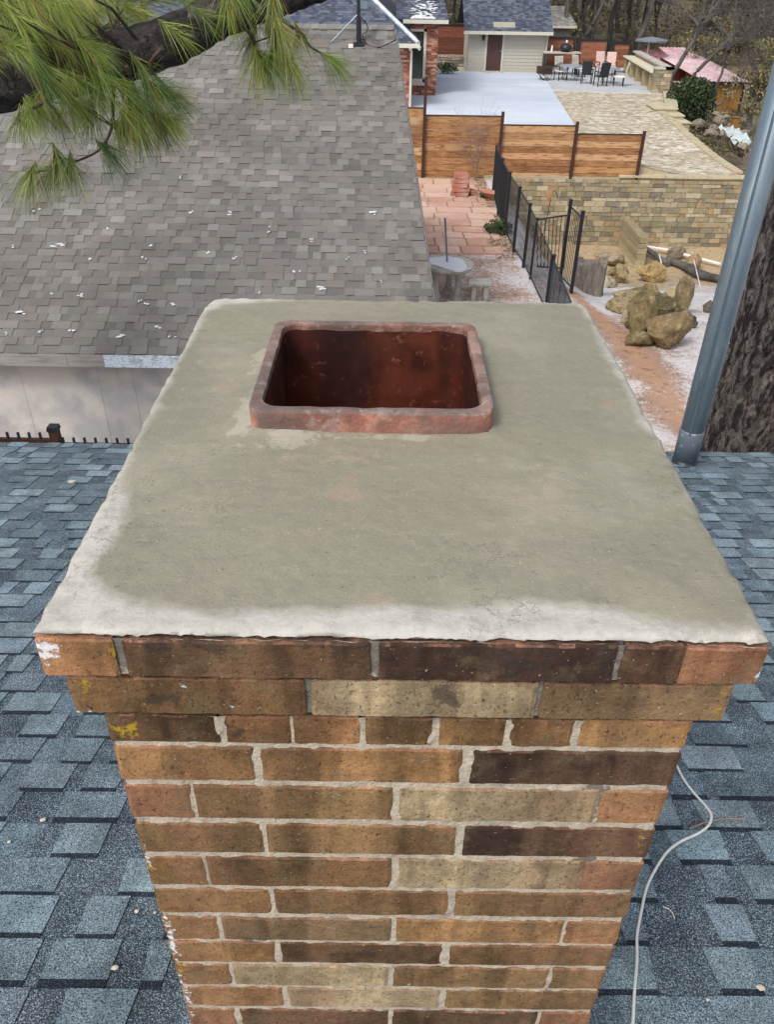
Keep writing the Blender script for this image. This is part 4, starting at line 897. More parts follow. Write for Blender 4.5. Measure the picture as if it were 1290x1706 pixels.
def shrub(pxy, z, r, n_, size, cols, label, cat='shrub', D=None):
    c = aty(*pxy, D) if D else atz(*pxy, z); s_ = thing('shrub', label, cat, (c.x, c.y, c.z)); q = MB(); leafclump(q, (c.x, c.y, c.z+r[2]*.7), r, n_, size, cols); q.build('foliage', M['leaf'], s_)
    q = MB()
    for k in range(7): a = k*.9; q.tube([c, c+Vector((math.cos(a)*r[0]*.3, math.sin(a)*r[1]*.3, r[2]*.5)), c+Vector((math.cos(a)*r[0]*.7, math.sin(a)*r[1]*.7, r[2]*1.1))], [.02, .012, .005], 4)
    q.build('stems', M['treebark'], s_); return s_
shrub((830, 388), -5.9, (.38, .34, .2), 900, .045, GR, 'low dark green plant beside the black metal fence')
shrub((806, 331), -5.9, (.16, .15, .12), 250, .035, GR, 'tiny green weed between the slab stack and the fence')
shrub((1146, 196), -6.6, (1.15, .9, 1.0), 5200, .085, [(.035, .06, .025), (.06, .09, .04), (.1, .12, .06), (.025, .035, .018)], 'rounded dark evergreen bush right of the stone bar', D=40.5)
shrub((744, 120), -5.2, (.7, .4, .28), 600, .07, GR+[(.3, .3, .25)], 'low green planting behind the court near the brick house')
ll = MB()       # leaf litter by the fence
for _ in range(2600):
    x = rnd(755, 860); y = rnd(296, 430)
    if x < 795+ (y-300)*.3 - 10 and y > 335: continue
    c = atz(x, y, -5.885); 
    if c.x > 3.1: continue
    a = rnd(0, 6.3); s_ = rnd(.02, .05); ll.add([c+Vector((math.cos(a)*s_, math.sin(a)*s_, rnd(0, .03))), c+Vector((-math.sin(a)*s_*.6, math.cos(a)*s_*.6, rnd(0, .03))), c-Vector((math.cos(a)*s_, math.sin(a)*s_, 0)), c+Vector((math.sin(a)*s_*.6, -math.cos(a)*s_*.6, rnd(0, .02)))], [(0, 1, 2, 3)], jit(random.choice([(.30, .19, .12), (.42, .30, .2), (.2, .12, .08), (.5, .4, .3)]), .2))
tag(ll.build('leaf_litter', M['leaf']), 'brown fallen leaves between pavers and black fence', 'leaves', kind='stuff')
# bare trees
def branch(mb, p, d, l, r_, lv, bend=.25, up=.05, k=3, minr=.004, sides=None, tw=.35):
    n_ = 4 if lv > 1 else 2; pts = [p]; rr_ = [r_]
    for i in range(n_):
        d = (d+Vector((rnd(-1, 1), rnd(-1, 1), rnd(-1, 1)))*bend*.5+Vector((0, 0, up))).normalized(); pts.append(pts[-1]+d*l/n_); rr_.append(max(minr, r_*(1-.5*(i+1)/n_)))
    mb.tube(pts, rr_, sides or (6 if lv > 3 else 4 if lv > 1 else 3), cap=False)
    if lv <= 0: return
    for i in range(k):
        t_ = rnd(.35, 1); j = min(n_-1, int(t_*n_)); q = pts[j].lerp(pts[j+1], t_*n_-j) if t_ < 1 else pts[-1]
        s_ = Vector((rnd(-1, 1), rnd(-1, 1), rnd(-.3, .6))).normalized(); dd = (d*.55+s_*.85).normalized()
        branch(mb, q, dd, l*rnd(.55, .8), max(minr, rr_[j]*rnd(.5, .7)), lv-1, bend, up, k, minr, None, tw)
    branch(mb, pts[-1], (d+s_*.3).normalized(), l*.75, rr_[-1], lv-1, bend, up, k, minr)
sp_ = thing('sapling', 'small leafless grey sapling in front of the cedar fence', 'tree', tuple(atz(792, 303, -5.9)))
q = MB(); c = atz(792, 303, -5.9)
for k in range(3): branch(q, c, Vector((rnd(-.15, .15), 0, 1)).normalized(), .9, .018, 3, .25, .12, 3, .003)
q.build('branches', mat('grey_twigs', (.2, .16, .15), .9), sp_)
# shepherd hook with tag, by the wall
c = aty(905, 395, 24.5); hk = thing('garden_hook', 'thin rusty garden hook with a small brown pendant against the stone wall', 'garden hook', tuple(c))
q = MB(); tpz = aty(921, 320, 24.5); q.tube(smooth_pts([c, c.lerp(tpz, .6), tpz, tpz+Vector((.12, 0, -.02)), tpz+Vector((.18, 0, -.2))], 5), .012, 6); q.build('rod', M['rustbrown'], hk)
q = MB(); q.rock(tpz+Vector((-.08, 0, -.08)), (.09, .03, .14), (.4, .24, .12), 2, 4); q.build('pendant', M['plaincol'], hk)
# stump, boulders, logs
c = aty(985, 465, 19.2); sg = gz(c.x, c.y)+H0; stp = thing('tree_stump', 'grey broken tree stump right of the black metal gate', 'stump', (c.x, c.y, sg))
q = MB(); n_ = 26; vs = []
for j, z in enumerate((-.2, .15, .4, .62, .75)):
    for k in range(n_):
        a = 2*PI*k/n_; r_ = .34*(1+.14*math.sin(a*5)+.1*noise.noise(Vector((k, j, 0)))+(.12 if j == 0 else 0)); vs.append(Vector((c.x+r_*math.cos(a), c.y+r_*math.sin(a), sg+z+(.12*math.sin(a*3)*(j > 3)))))
q.add(vs, [(j*n_+k, j*n_+(k+1) % n_, (j+1)*n_+(k+1) % n_, (j+1)*n_+k) for j in range(4) for k in range(n_)]+[tuple(4*n_+k for k in range(n_))]); q.build('trunk', mat('stump_wood', (.25, .215, .18), .95, [(8, 4, (.1, .08, .065), .45, .65, .8, (3, 3, .3)), (5, 3, (.6, .58, .56), .6, .7, .4)], bump=(14, .04, (2, 2, .3))), stp)
BR = (.27, .205, .095); BL = (.46, .36, .20)
rocks = [ # px, py(base), w px, h px, label, colour
 (1070,563,44,62,'tall mossy olive boulder in the middle of the rock pile',BR),(1112,580,56,52,'large brown wedge boulder at the front right of the rock pile',(.33,.235,.12)),(1100,530,60,32,'dark flat boulder on top right of the rock pile',(.17,.135,.07)),
 (1040,520,40,22,'pale topped stone at the left end of the rock pile',BL),(1045,500,30,18,'small light tan stone at the upper left of the rock pile',(.5,.4,.24)),(1050,540,26,22,'pale angular stone at the front left of the rock pile',(.5,.42,.28)),
 (1082,500,24,26,'upright tan stone at the back of the rock pile',(.4,.3,.15)),(1132,525,26,50,'brown slab standing at the right of the rock pile',(.33,.25,.14)),(1147,546,22,20,'small dark grey stone right of the rock pile',(.14,.12,.11)),
 (1087,463,34,28,'yellow ochre boulder in the snow above the rock pile',(.52,.36,.15)),(1030,465,34,26,'tan rounded boulder left of the ochre boulder',(.45,.34,.17)),(1008,470,36,12,'flat cream stone lying near the stump',(.6,.52,.38)),(1020,440,40,18,'low tan rock half under snow above the stump',(.5,.4,.28)),(1066,500,36,20,'small mossy stone behind the tall boulder',(.25,.2,.1)),(1092,562,16,10,'little brown stone at the foot of the wedge boulder',(.36,.24,.12)),
 (1036,452,20,10,'small red brown stone in the snow',(.3,.16,.12)),(1152,446,22,20,'small orange tan stone by the grey log',(.45,.3,.17)),(1125,432,26,16,'rounded grey tan stone behind the grey log',(.36,.29,.22)),(985,455,20,10,'small yellow stone at the foot of the stump',(.6,.47,.28)),(972,460,14,8,'pale stone at the foot of the gate post',(.62,.55,.45)),(1180,520,16,16,'dark round stone beside the galvanised pipe',(.2,.16,.13))]
for i, (x, y, w_, h_, lb, c_) in enumerate(rocks):
    c = atz(x, y, -5.9); zz = gz(c.x, c.y)
    for _ in range(4): c = atz(x, y, zz); zz = gz(c.x, c.y)
    px = c.length if False else Vector((c.x, c.y, zz)).length; W_ = w_/1330*px*.56; Hh = h_/1330*px*.60
    q = MB(); q.rock((c.x, c.y+W_*.3, zz+H0+Hh*.75), (W_, W_*.85, Hh), tuple(v*.78 for v in c_), 4, i*1.7, .5); tag(q.build('boulder' if w_ > 28 else 'stone', M['rock'], loc=(c.x, c.y, zz+H0)), lb, 'rock', 'rocks in the snowy yard')
random.seed(31)
for (x, y) in [(1052,522),(1060,510),(1072,508),(1058,532),(1047,512),(1094,505),(1106,508),(1118,500),(1128,512),(1088,540),(1096,552),(1084,572),(1122,548),(1056,548),(1064,575),(1076,520),(1090,522),(1138,505)]:
    zz = -6.0
    for _ in range(4): c = atz(x, y, zz); zz = gz(c.x, c.y)
    W_ = rnd(.1, .2); q = MB(); q.rock((c.x, c.y, zz+H0+W_*.6+(.12 if y < 535 else 0)), (W_*1.2, W_, W_*rnd(.6, 1)), jit(random.choice([(.2, .15, .07), (.28, .21, .1), (.38, .3, .17), (.14, .11, .06)]), .1), 3, x, .5)
    tag(q.build('rubble_stone', M['rock'], loc=(c.x, c.y, zz+H0)), 'small rough rubble stone wedged among the boulders of the rock pile', 'rock', 'small rubble in the rock pile')
def groundpt(x, y, h=.05):
    zz = -6.2
    for _ in range(6): c = atz(x, y, zz); zz = gz(c.x, c.y)
    return Vector((c.x, c.y, zz+H0+h))
q = MB(); q.tube(smooth_pts([groundpt(*p, .14) for p in ((1112,440),(1140,450),(1165,462),(1200,470))], 5), [.11]*6+[.13]*6+[.11]*4, 12); tag(q.build('log', M['treebark'], smooth=True, loc=groundpt(1140, 452)), 'thick grey log lying in the snow left of the galvanised pipe', 'log')
q = MB(); q.tube([groundpt(1045, 408, .3), groundpt(1112, 445, .1)], [.07, .09], 8); tag(q.build('plank', M['treebark'], loc=groundpt(1112, 445)), 'dark weathered pole leaning from the stone buttress down to the log', 'pole')
q = MB(); q.tube([groundpt(1050, 414, .15), groundpt(1110, 424, .15), groundpt(1200, 446, .12)], .045, 6); tag(q.build('pole', M['white'], loc=groundpt(1110, 424)), 'long pale pole lying across the slope below the stone wall', 'pole')
q = MB(); q.tube([groundpt(1096, 440, .3), groundpt(1108, 462, .05)], .02, 5); tag(q.build('stick', M['white'], loc=groundpt(1108, 462)), 'short pale stick propped beside the ochre boulder', 'stick')
q = MB(); q.tube([groundpt(1150, 436, .3), groundpt(1168, 476, .03)], .015, 5); tag(q.build('stick', M['white'], loc=groundpt(1168, 476)), 'thin pale stick leaning across the grey log', 'stick')
# iron picket fence between the two houses
ip = thing('iron_picket_fence', 'low rust brown iron picket fence between the near eave and the neighbour wall', 'fence', (-3, 7.3, .1))
FD = 7.3; zt = aty(90, 735, FD).z; zt2 = zt
q = MB(); q.box((-7, FD-.02, zt-.02), (aty(96, 735, FD).x, FD+.02, zt+.03)); q.box((aty(96, 735, FD).x, FD-.02, zt-.06), (2.8, FD+.02, zt-.02)); q.build('rail', M['rustbrown'], ip)
q = MB(); x = aty(15, 735, FD).x; stp_ = aty(33, 735, FD).x-x
k = -12
while x+k*stp_ < 2.7:
    xx = x+k*stp_; left = xx < aty(80, 735, FD).x
    if abs(xx-aty(88, 735, FD).x) > .06: q.box((xx-.011, FD-.011, .15), (xx+.011, FD+.011, zt+(.10 if left else .045)))
    k += 1
q.build('pickets', M['black'], ip)
c = aty(88, 712, FD); q = MB(); q.box((c.x-.045, FD-.045, 0), (c.x+.045, FD+.045, c.z-.03)); q.build('post', M['rustbrown'], ip)
q = MB(); q.box((c.x-.055, FD-.055, c.z-.03), (c.x+.055, FD+.055, c.z)); q.prism([(c.x-.05, FD-.05), (c.x+.05, FD-.05), (c.x+.05, FD+.05), (c.x-.05, FD+.05)], c.z, c.z+.02); q.build('post_cap', M['black'], ip)
# ------------------------------------------------------------------ brick house beyond
bh = thing('red_brick_house', 'red brick house with slate blue hip roof and snowy gable beyond the weathered roof', 'house', (-5, 40, H0-5.3))
AYw, BYw = 37.4, 41.0
def brickwall(mb, x0, x1, y, z0, z1):
    z = z0; r_ = 0
    while z < z1-.01:
        h = min(.078, z1-z); x = x0-(.12 if r_ % 2 else 0)
        while x < x1-.01:
            xa, xc = max(x, x0), min(x+.235, x1)
            if xc > xa: mb.box((xa+.004, y, z+.004), (xc-.004, y+.05, z+h-.004), jit(random.choice([(.26, .08, .05), (.32, .11, .07), (.2, .065, .045), (.38, .17, .11), (.5, .3, .22)]), .14))
            x += .245
        z += h; r_ += 1
    mb.box((x0, y+.02, z0), (x1, y+.2, z1), (.42, .34, .29))
ax1 = aty(684, 120, AYw).x; ez = aty(680, 72, AYw-.5).z
q = MB(); brickwall(q, -1.2, ax1, AYw, H0-5.4, ez); q.build('front_wall', M['redbrick'], bh)
q = MB(); q.box((-14, AYw+.02, H0-5.4), (-1.2, AYw+.2, ez), (.26, .08, .05)); q.box((ax1-.2, AYw+.2, H0-5.4), (ax1, BYw, ez), (.26, .09, .06)); q.build('side_wall', M['redbrick'], bh)
bx0, bx1 = ax1, aty(728, 120, BYw).x; bez = aty(700, 32, BYw-.4).z
wx0, wx1 = aty(686, 100, BYw).x, aty(706, 100, BYw).x; wz0, wz1 = aty(700, 137, BYw).z, aty(700, 48, BYw).z
q = MB(); brickwall(q, bx0, bx1, BYw, H0-5.4, wz0); brickwall(q, wx1+.1, bx1, BYw, wz0, wz1); brickwall(q, bx0, bx1, BYw, wz1, bez); q.build('gable_wall', M['redbrick'], bh)
q = MB(); q.box((bx1-.2, BYw+.2, H0-5.4), (bx1, 48, bez), (.26, .09, .06)); q.box((bx0-12, 47.8, H0-5.4), (bx1, 48, bez), (.26, .09, .06)); q.build('end_wall', M['redbrick'], bh)
wn = MB(); wn.box((wx0-.1, BYw+.05, wz0), (wx1+.1, BYw+.12, wz1)); wn = wn.build('window', M['glass'], bh)
q = MB()
for (a, b_, c_, d_) in ((wx1-.02, wx1+.1, wz0, wz1), (wx0-.1, wx1+.1, wz0-.0, wz0+.14), (wx0-.1, wx1+.1, wz1-.1, wz1)): q.box((a, BYw-.03, c_), (b_, BYw+.06, d_))
q.box((wx0-.1, BYw-.1, wz0-.12), (wx1+.14, BYw+.05, wz0-.002)); fr = q.build('frame', M['cream'], bh); fr.parent = wn; fr.location = (0, 0, 0)
q = MB(); c = aty(684, 90, AYw-.1); q.tube([Vector((ax1-.02, AYw-.09, ez-.15)), Vector((ax1+.02, AYw-.09, ez-.35)), Vector((ax1+.02, AYw-.09, H0-5.3))], .05, 6); q.build('downspout', M['cream'], bh)
# roofs
SB = [(.085, .095, .13), (.105, .12, .16), (.065, .075, .105), (.14, .155, .195)]
def roofplane(P0, ud, vd, nu, nv, lim, name, parent, du=.2, dv=.14, cols=SB, m='shingle_far'):
    """P0 eave corner, ud along eave, vd up the slope; lim(u, v) keeps a tab"""
    q = MB(); nrm = ud.cross(vd).normalized()
    for j in range(nv):
        u = -rnd(0, du)
        while u < nu:
            w_ = rnd(.6, 1.3)*du; a, b_ = max(u, lim(j*dv)[0]), min(u+w_, lim(j*dv)[1]); u += w_
            if b_ <= a: continue
            h1 = .012
            A0 = P0+ud*a+vd*(j*dv); B0 = P0+ud*b_+vd*(j*dv); A1 = A0+vd*dv; B1 = B0+vd*dv
            q.add([A0, B0, A0+nrm*h1, B0+nrm*h1, A1+nrm*.003, B1+nrm*.003], [(0, 1, 3, 2), (2, 3, 5, 4)], jit(random.choice(cols), .15))
    return q.build(name, M[m], parent)
th1 = R(30); vd = Vector((0, math.cos(th1), math.sin(th1)))
ex1 = aty(698, 72, AYw-.5).x; E0 = Vector((-13, AYw-.5, ez)); hipk = .78*math.cos(th1)
Lh = 9.0
roofplane(E0, Vector((1, 0, 0)), vd, ex1+13, int(Lh/.14), lambda v: (0, ex1+13-v*hipk), 'hip_roof', bh)
# right hand hip slope and hip cap flashing
q = MB(); eR = Vector((ex1, AYw-.5, ez)); tR = eR+vd*Lh+Vector((-Lh*hipk, 0, 0)); q.add([eR, Vector((ex1, 52, ez)), Vector((tR.x, 52, tR.z)), tR], [(0, 1, 2, 3)], SB[0]); q.build('side_slope', M['shingle_far'], bh)
q = MB(); q.tube([eR+Vector((-.02, 0, .0)), tR], .10, 6); q.build('hip_flashing', mat('hip_metal', (.5, .55, .62), .5, [(4, 3, (.8, .82, .86), .45, .6, .8)], metal=.3), bh)
q = MB(); q.box((-13, AYw-.56, ez-.16), (ex1+.05, AYw-.48, ez-.01)); q.box((-13, AYw-.48, ez-.16), (ex1, AYw+.02, ez-.12)); q.build('gutter', M['cream'], bh)
ex2 = aty(748, 30, BYw-.4).x; E1 = Vector((ax1-.6, BYw-.4, bez))
roofplane(E1, Vector((1, 0, 0)), vd, ex2-E1.x, 47, lambda v: (0, ex2-E1.x-v*.12), 'gable_roof', bh)
q = MB(); q.box((ax1-.3, BYw-.46, bez-.16), (ex2, BYw-.38, bez-.01)); q.box((ax1-.3, BYw-.38, bez-.16), (ex2, BYw+.02, bez-.12)); q.build('gutter', M['cream'], bh)
q = MB(); q.add([Vector((ex2, BYw-.4, bez-.1)), Vector((ex2-.7, BYw-.4+44*.15*.866, bez+3.2)), Vector((ex2, 52, bez-.1))], [(0, 1, 2)], (.3, .28, .25)); q.build('gable_end', M['cream'], bh)
q = MB()
for _ in range(190):
    u = rnd(.7, ex2-E1.x-.55); v = abs(random.gauss(0, .9)); v = rnd(0, .12) if _ < 70 else v; p = E1+Vector((u, 0, 0))+vd*v+Vector((0, -.02, .025)); q.rock(p, (rnd(.05, .15), rnd(.03, .08), .02), (.8, .8, .8), 1, _)
tag(q.build('roof_snow', M['snow']), 'patchy white snow along the gutter edge of the blue grey roof', 'snow', kind='stuff')
q = MB(); c = aty(691, 78, AYw-.2)
fl_ = thing('flood_light', 'white twin flood light under the brick house eave', 'lamp', tuple(c)); q.box(tuple(c+Vector((-.05, 0, 0))), tuple(c+Vector((.05, .1, .08)))); q.build('mount', M['black'], fl_)
for s_ in (-1, 1): q = MB(); q.tube([c+Vector((s_*.05, 0, .02)), c+Vector((s_*.1, -.02, .0)), c+Vector((s_*.22, -.08, -.05))], [.03, .05, .09], 10); q.build('lamp_head', M['white'], fl_)
# ------------------------------------------------------------------ garden shed building
SY = 50.6
gs = thing('garden_shed', 'pale greige sided outbuilding with dark blue grey roof and brown door', 'shed', (6, SY, H0-5.29))
sx0, sx1 = aty(779, 115, SY).x, aty(908, 120, SY).x; sez = aty(840, 52, SY-.5).z; gz0 = H0-5.29
dx0, dx1 = aty(811, 90, SY).x, aty(836, 90, SY).x; dzt = aty(822, 53, SY).z
q = MB()
def clap(x0, x1, z0, z1):
    z = z0; n_ = max(1, round((z1-z0)/.17)); h = (z1-z0)/n_
    for i in range(n_): q.add([(x0, SY-.02, z0+h*i), (x1, SY-.02, z0+h*i), (x1, SY, z0+h*(i+1)), (x0, SY, z0+h*(i+1)), (x0, SY+.02, z0+h*i), (x1, SY+.02, z0+h*i)], [(0, 1, 2, 3), (0, 4, 5, 1)], jit((.47, .44, .37), .03))
clap(sx0, dx0-.1, gz0, sez); clap(dx1+.1, sx1, gz0, sez); clap(dx0-.1, dx1+.1, dzt+.1, sez); q.build('siding', M['siding'], gs)
q = MB(); q.box((sx0, SY+.02, gz0), (sx0+.1, SY+5, sez), (.45, .42, .355)); q.box((sx1-.1, SY+.02, gz0), (sx1, SY+5, sez), (.45, .42, .355)); q.box((sx0, SY+4.9, gz0), (sx1, SY+5, sez), (.45, .42, .355)); q.build('wall', M['siding'], gs)
q = MB(); q.box((dx0, SY-.01, gz0+.06), (dx1, SY+.05, dzt)); 
dr = q.build('door', M['door'], gs)
q = MB(); q.box((dx0+.12, SY-.025, gz0+.2), (dx1-.12, SY-.012, gz0+.9)); q.box((dx0+.12, SY-.025, gz0+1.05), (dx1-.12, SY-.012, dzt-.15)); p_ = q.build('door_panel', M['door'], gs); p_.parent = dr; p_.location = (0, 0, 0)
q = MB(); q.tube([(dx1-.07, SY-.03, gz0+1.0), (dx1-.07, SY-.09, gz0+1.0)], .035, 8); p_ = q.build('handle', M['galv'], gs); p_.parent = dr; p_.location = (0, 0, 0)
q = MB(); q.box((dx0-.1, SY-.04, gz0), (dx0, SY+.03, dzt+.1)); q.box((dx1, SY-.04, gz0), (dx1+.1, SY+.03, dzt+.1)); q.box((dx0, SY-.04, dzt), (dx1, SY+.03, dzt+.1)); q.build('door_frame', M['cream'], gs)
q = MB(); q.box((dx0-.15, SY-.5, gz0-.02), (dx1+.15, SY-.03, gz0+.05)); q.build('threshold', M['concrete_old'], gs)
rx0, rx1 = aty(774, 48, SY-.5).x, aty(923, 50, SY-.5).x
roofplane(Vector((rx0, SY-.5, sez)), Vector((1, 0, 0)), vd, rx1-rx0, 24, lambda v: (0, rx1-rx0), 'roof', gs)
q = MB(); rt = Vector((rx0, SY-.5, sez))+vd*3.3; q.add([rt, rt+Vector((rx1-rx0, 0, 0)), (rx1, rt.y+3, sez), (rx0, rt.y+3, sez)], [(0, 1, 2, 3)], SB[1]); q.build('rear_roof', M['shingle_far'], gs)
q = MB(); q.box((rx0, SY-.58, sez-.16), (rx1, SY-.49, sez-.005)); q.box((rx0, SY-.49, sez-.16), (rx1, SY-.03, sez-.12)); q.build('gutter', M['cream'], gs)
q = MB(); q.tube([(sx1-.06, SY-.3, sez-.15), (sx1-.06, SY-.08, sez-.4), (sx1-.06, SY-.08, gz0+.1)], .045, 6); q.build('downspout', M['cream'], gs)
va = Vector((aty(822, 46, SY).x, SY-.5, sez))+vd*.28; wv = aty(858, 46, SY).x-aty(822, 46, SY).x
q = MB(); nrm = Vector((0, -math.sin(th1), math.cos(th1)))
for i in range(5): a_ = va+vd*(i*.09)+nrm*.03; q.add([a_, a_+Vector((wv, 0, 0)), a_+Vector((wv, 0, 0))+vd*.075, a_+vd*.075, a_-nrm*.02, a_+Vector((wv, 0, 0))-nrm*.02], [(0, 1, 2, 3), (4, 5, 1, 0)], (.42, .40, .33))
q.build('patch_shingles', M['siding'], gs)
c = aty(806, 62, SY-.06); q = MB(); q.tube([c+Vector((0, 0, .1)), c+Vector((0, -.1, .12))], .02, 6); q.tube([c+Vector((0, -.12, .12)), c+Vector((0, -.12, .05)), c+Vector((0, -.12, -.12)), c+Vector((0, -.12, -.16))], [.03, .09, .06, .02], 8); tag(q.build('wall_lamp', M['black'], loc=c), 'black carriage lamp on the pale wall left of the brown door', 'lamp')
# small grey building behind
c0, c1 = aty(915, 60, 60).x, aty(950, 60, 60).x; q0 = aty(940, 42, 60); gb = thing('grey_outbuilding', 'small grey roofed outbuilding just right of the pale shed roof', 'shed', ((c0+c1)/2, 60, H0-5.34))
q = MB(); q.box((c0, 60, H0-5.4), (c1, 64, q0.z), (.22, .21, .2)); q.build('wall', M['siding'], gb)
roofplane(Vector((c0-.3, 59.6, q0.z)), Vector((1, 0, 0)), vd, c1-c0+.6, 14, lambda v: (0, c1-c0+.6-v*.3), 'roof', gb, cols=[(.3, .29, .26), (.25, .24, .22), (.36, .35, .32)])
q = MB(); q.box((c0-.3, 59.5, q0.z-.14), (c1+.3, 59.6, q0.z)); q.build('fascia', M['cream'], gb)
# dark cedar fences
CD = [(.16, .055, .032), (.20, .07, .04), (.13, .045, .028)]
f1 = thing('dark_cedar_fence', 'dark reddish brown board fence between the brick house and the pale shed', 'fence', tuple(aty(750, 100, 54)))
a, b_ = aty(722, 100, 54), aty(781, 40, 54); q = MB(); boards(q, a.x, b_.x, 54, a.z, b_.z-.08, 12, CD); q.build('board_panel', M['cedar_dark'], f1)
q = MB(); q.box((a.x, 53.95, b_.z-.08), (b_.x, 54.06, b_.z)); q.build('top_rail', M['black'], f1)
q = MB(); q.box((b_.x, 53.9, H0-5.4), (b_.x+.12, 54.1, b_.z)); q.build('post', M['black'], f1)
lw = MB(); z0 = H0-5.3
for r_ in range(4):
    x = a.x
    while x < b_.x: w_ = rnd(.25, .5); lw.box((x+.01, 53.2, z0+r_*.14+.01), (min(x+w_, b_.x)-.01, 53.6, z0+r_*.14+.13), jit(random.choice([(.28, .24, .2), (.36, .31, .25), (.2, .17, .14)]), .1), j=.01); x += w_
tag(lw.build('low_stone_wall', M['stone'], loc=(a.x, 53.2, z0)), 'low rubble wall below the dark fence left of the pale shed', 'wall')
f2 = thing('black_framed_cedar_fence', 'reddish cedar fence with black metal frame behind the patio furniture', 'fence', tuple(aty(980, 115, 54.2)))
for (xa, xc, yt, yb_) in ((905, 957, 63, 116), (961, 1012, 67, 120), (1017, 1050, 71, 122)):
    a, b_ = aty(xa, yb_, 54.2), aty(xc, yt, 54.2); q = MB(); boards(q, a.x, b_.x, 54.2, a.z, b_.z-.06, 11, [(.27, .10, .055), (.32, .125, .07), (.22, .08, .045)]); q.build('board_panel', M['cedar_dark'], f2)
    q = MB(); q.box((a.x, 54.14, b_.z-.06), (b_.x, 54.26, b_.z+.05)); q.build('top_rail', M['black'], f2)
for px, yt in ((959, 61), (1014.5, 66), (1053, 70)): a = aty(px, 122, 54.15); q = MB(); q.box((a.x-.09, 54.08, a.z), (a.x+.09, 54.3, aty(px, yt, 54.15).z)); q.build('post', M['black'], f2)
# ------------------------------------------------------------------ patio furniture
pz = H0-5.285
mcush = mat('pale_pink_cushion', (.62, .42, .38), .85, [(9, 3, (.75, .6, .56), .45, .65, .6)])
def chair(px, py, rz_, label, kind='dark', group='patio chairs'):
    c = atz(px, py, -5.285); c.z = pz; t_ = thing('patio_chair', label, 'chair', tuple(c), group, rz_ or .001)
    m1 = M['black'] if kind != 'grey' else M['galv']
    def bb(nm, bs, m): 
        q = MB(); 
        for lo, hi in bs: q.box(lo, hi)
        o = q.build(nm, m); o.parent = t_; return o
    bb('seat', [((-.26, -.26, .40), (.26, .26, .45))], mcush if kind == 'cushion' else M['white'] if kind == 'light' else M['black'])
    bk_ = MB(); mt = Matrix.Translation((0, .27, .45))@Matrix.Rotation(R(-12), 4, 'X'); hb = .62 if kind != 'cushion' else .66
    bk_.box((-.25, -.03, 0), (.25, .03, hb), M=mt); o = bk_.build('backrest', mcush if kind == 'cushion' else m1 if kind != 'light' else M['concrete_old']); o.parent = t_; bevel(o, .03)
    for x in (-.24, .24):
        for y in (-.23, .23): bb('leg', [((x-.02, y-.02, 0), (x+.02, y+.02, .40))], m1)
        bb('armrest', [((x-.03, -.26, .62), (x+.03, .27, .65)), ((x-.02, -.25, .45), (x+.02, -.21, .62))], m1)
    return t_
def rtable(px, py, r_, label, m='black', h=.7):
    c = atz(px, py, -5.285); c.z = pz; t_ = thing('patio_table', label, 'table', tuple(c))
    q = MB(); lathe(q, c, [(0, h-.04), (r_, h-.04), (r_, h), (0, h)], 28); q.build('table_top', mat('table_'+str(px), (.3, .36, .42), .3, [(5, 3, ('1.5'), .5, .7, .5)]), t_)
    for k in range(4): a = R(45+90*k); q = MB(); q.tube([c+Vector((math.cos(a)*r_*.7, math.sin(a)*r_*.7, 0)), c+Vector((math.cos(a)*r_*.4, math.sin(a)*r_*.4, h-.04))], .018, 5); q.build('leg', M[m], t_)
chair(1000, 143, R(195), 'black woven patio chair seen from behind at the blue glass table')
chair(977, 139, R(160), 'dark blue grey patio chair left of the black woven chair')
chair(1030, 143, R(-100), 'slim dark patio chair turned sideways at the right end of the patio', 'light')
chair(1001, 125, R(10), 'high backed pink cushioned chair behind the tables, the left one', 'cushion')
chair(1017, 126, R(-5), 'high backed pink cushioned chair behind the tables, the right one', 'cushion')
chair(934, 133, R(20), 'white seated wire chair beside the pale shed corner', 'light')
chair(964, 128, R(120), 'pale chair tipped toward the grill shelf', 'light')
rtable(1012, 139, .55, 'round blue glass patio table among the chairs'); rtable(950, 134, .6, 'round grey patio table near the pale shed')
def wheel(mb, c, r_, w_=.02):
    pts = [c+Vector((math.cos(a*PI/10)*r_, 0, math.sin(a*PI/10)*r_)) for a in range(21)]; mb.tube(pts, w_, 5, cap=False)
    for k in range(6): a = k*PI/3; mb.tube([c, c+Vector((math.cos(a)*r_, 0, math.sin(a)*r_))], .008, 3)
c = atz(905, 133, -5.285); c.z = pz; bc = thing('garden_cart', 'dark wheeled garden cart parked at the right corner of the pale shed', 'cart', tuple(c))
q = MB(); wheel(q, c+Vector((.1, -.3, .28)), .28); q.build('wheel', M['black'], bc); q = MB(); wheel(q, c+Vector((.1, .3, .28)), .28); q.build('wheel', M['black'], bc)
q = MB(); q.box(tuple(c+Vector((-.35, -.25, .3))), tuple(c+Vector((.4, .25, .62)))); q.build('tub', M['rustbrown'], bc); q = MB(); q.tube([c+Vector((.4, .2, .55)), c+Vector((.9, .2, .8))], .02, 5); q.tube([c+Vector((.4, -.2, .55)), c+Vector((.9, -.2, .8))], .02, 5); q.build('handle', M['black'], bc)
c = atz(932, 124, -5.285); c.z = pz; gt_ = thing('grill_station', 'outdoor shelf bench on legs against the cedar fence', 'grill station', tuple(c))
q = MB(); q.box((c.x-1.0, c.y-.3, pz+1.02), (c.x+1.0, c.y+.35, pz+1.08)); q.build('worktop', M['concrete_old'], gt_)
for x in (-.95, .87): q = MB(); q.box((c.x+x, c.y-.28, pz), (c.x+x+.08, c.y+.3, pz+1.02)); q.build('leg', M['black'], gt_)
q = MB(); q.box((c.x-.85, c.y-.25, pz+.4), (c.x+.85, c.y+.3, pz+.44)); q.build('shelf', M['black'], gt_)
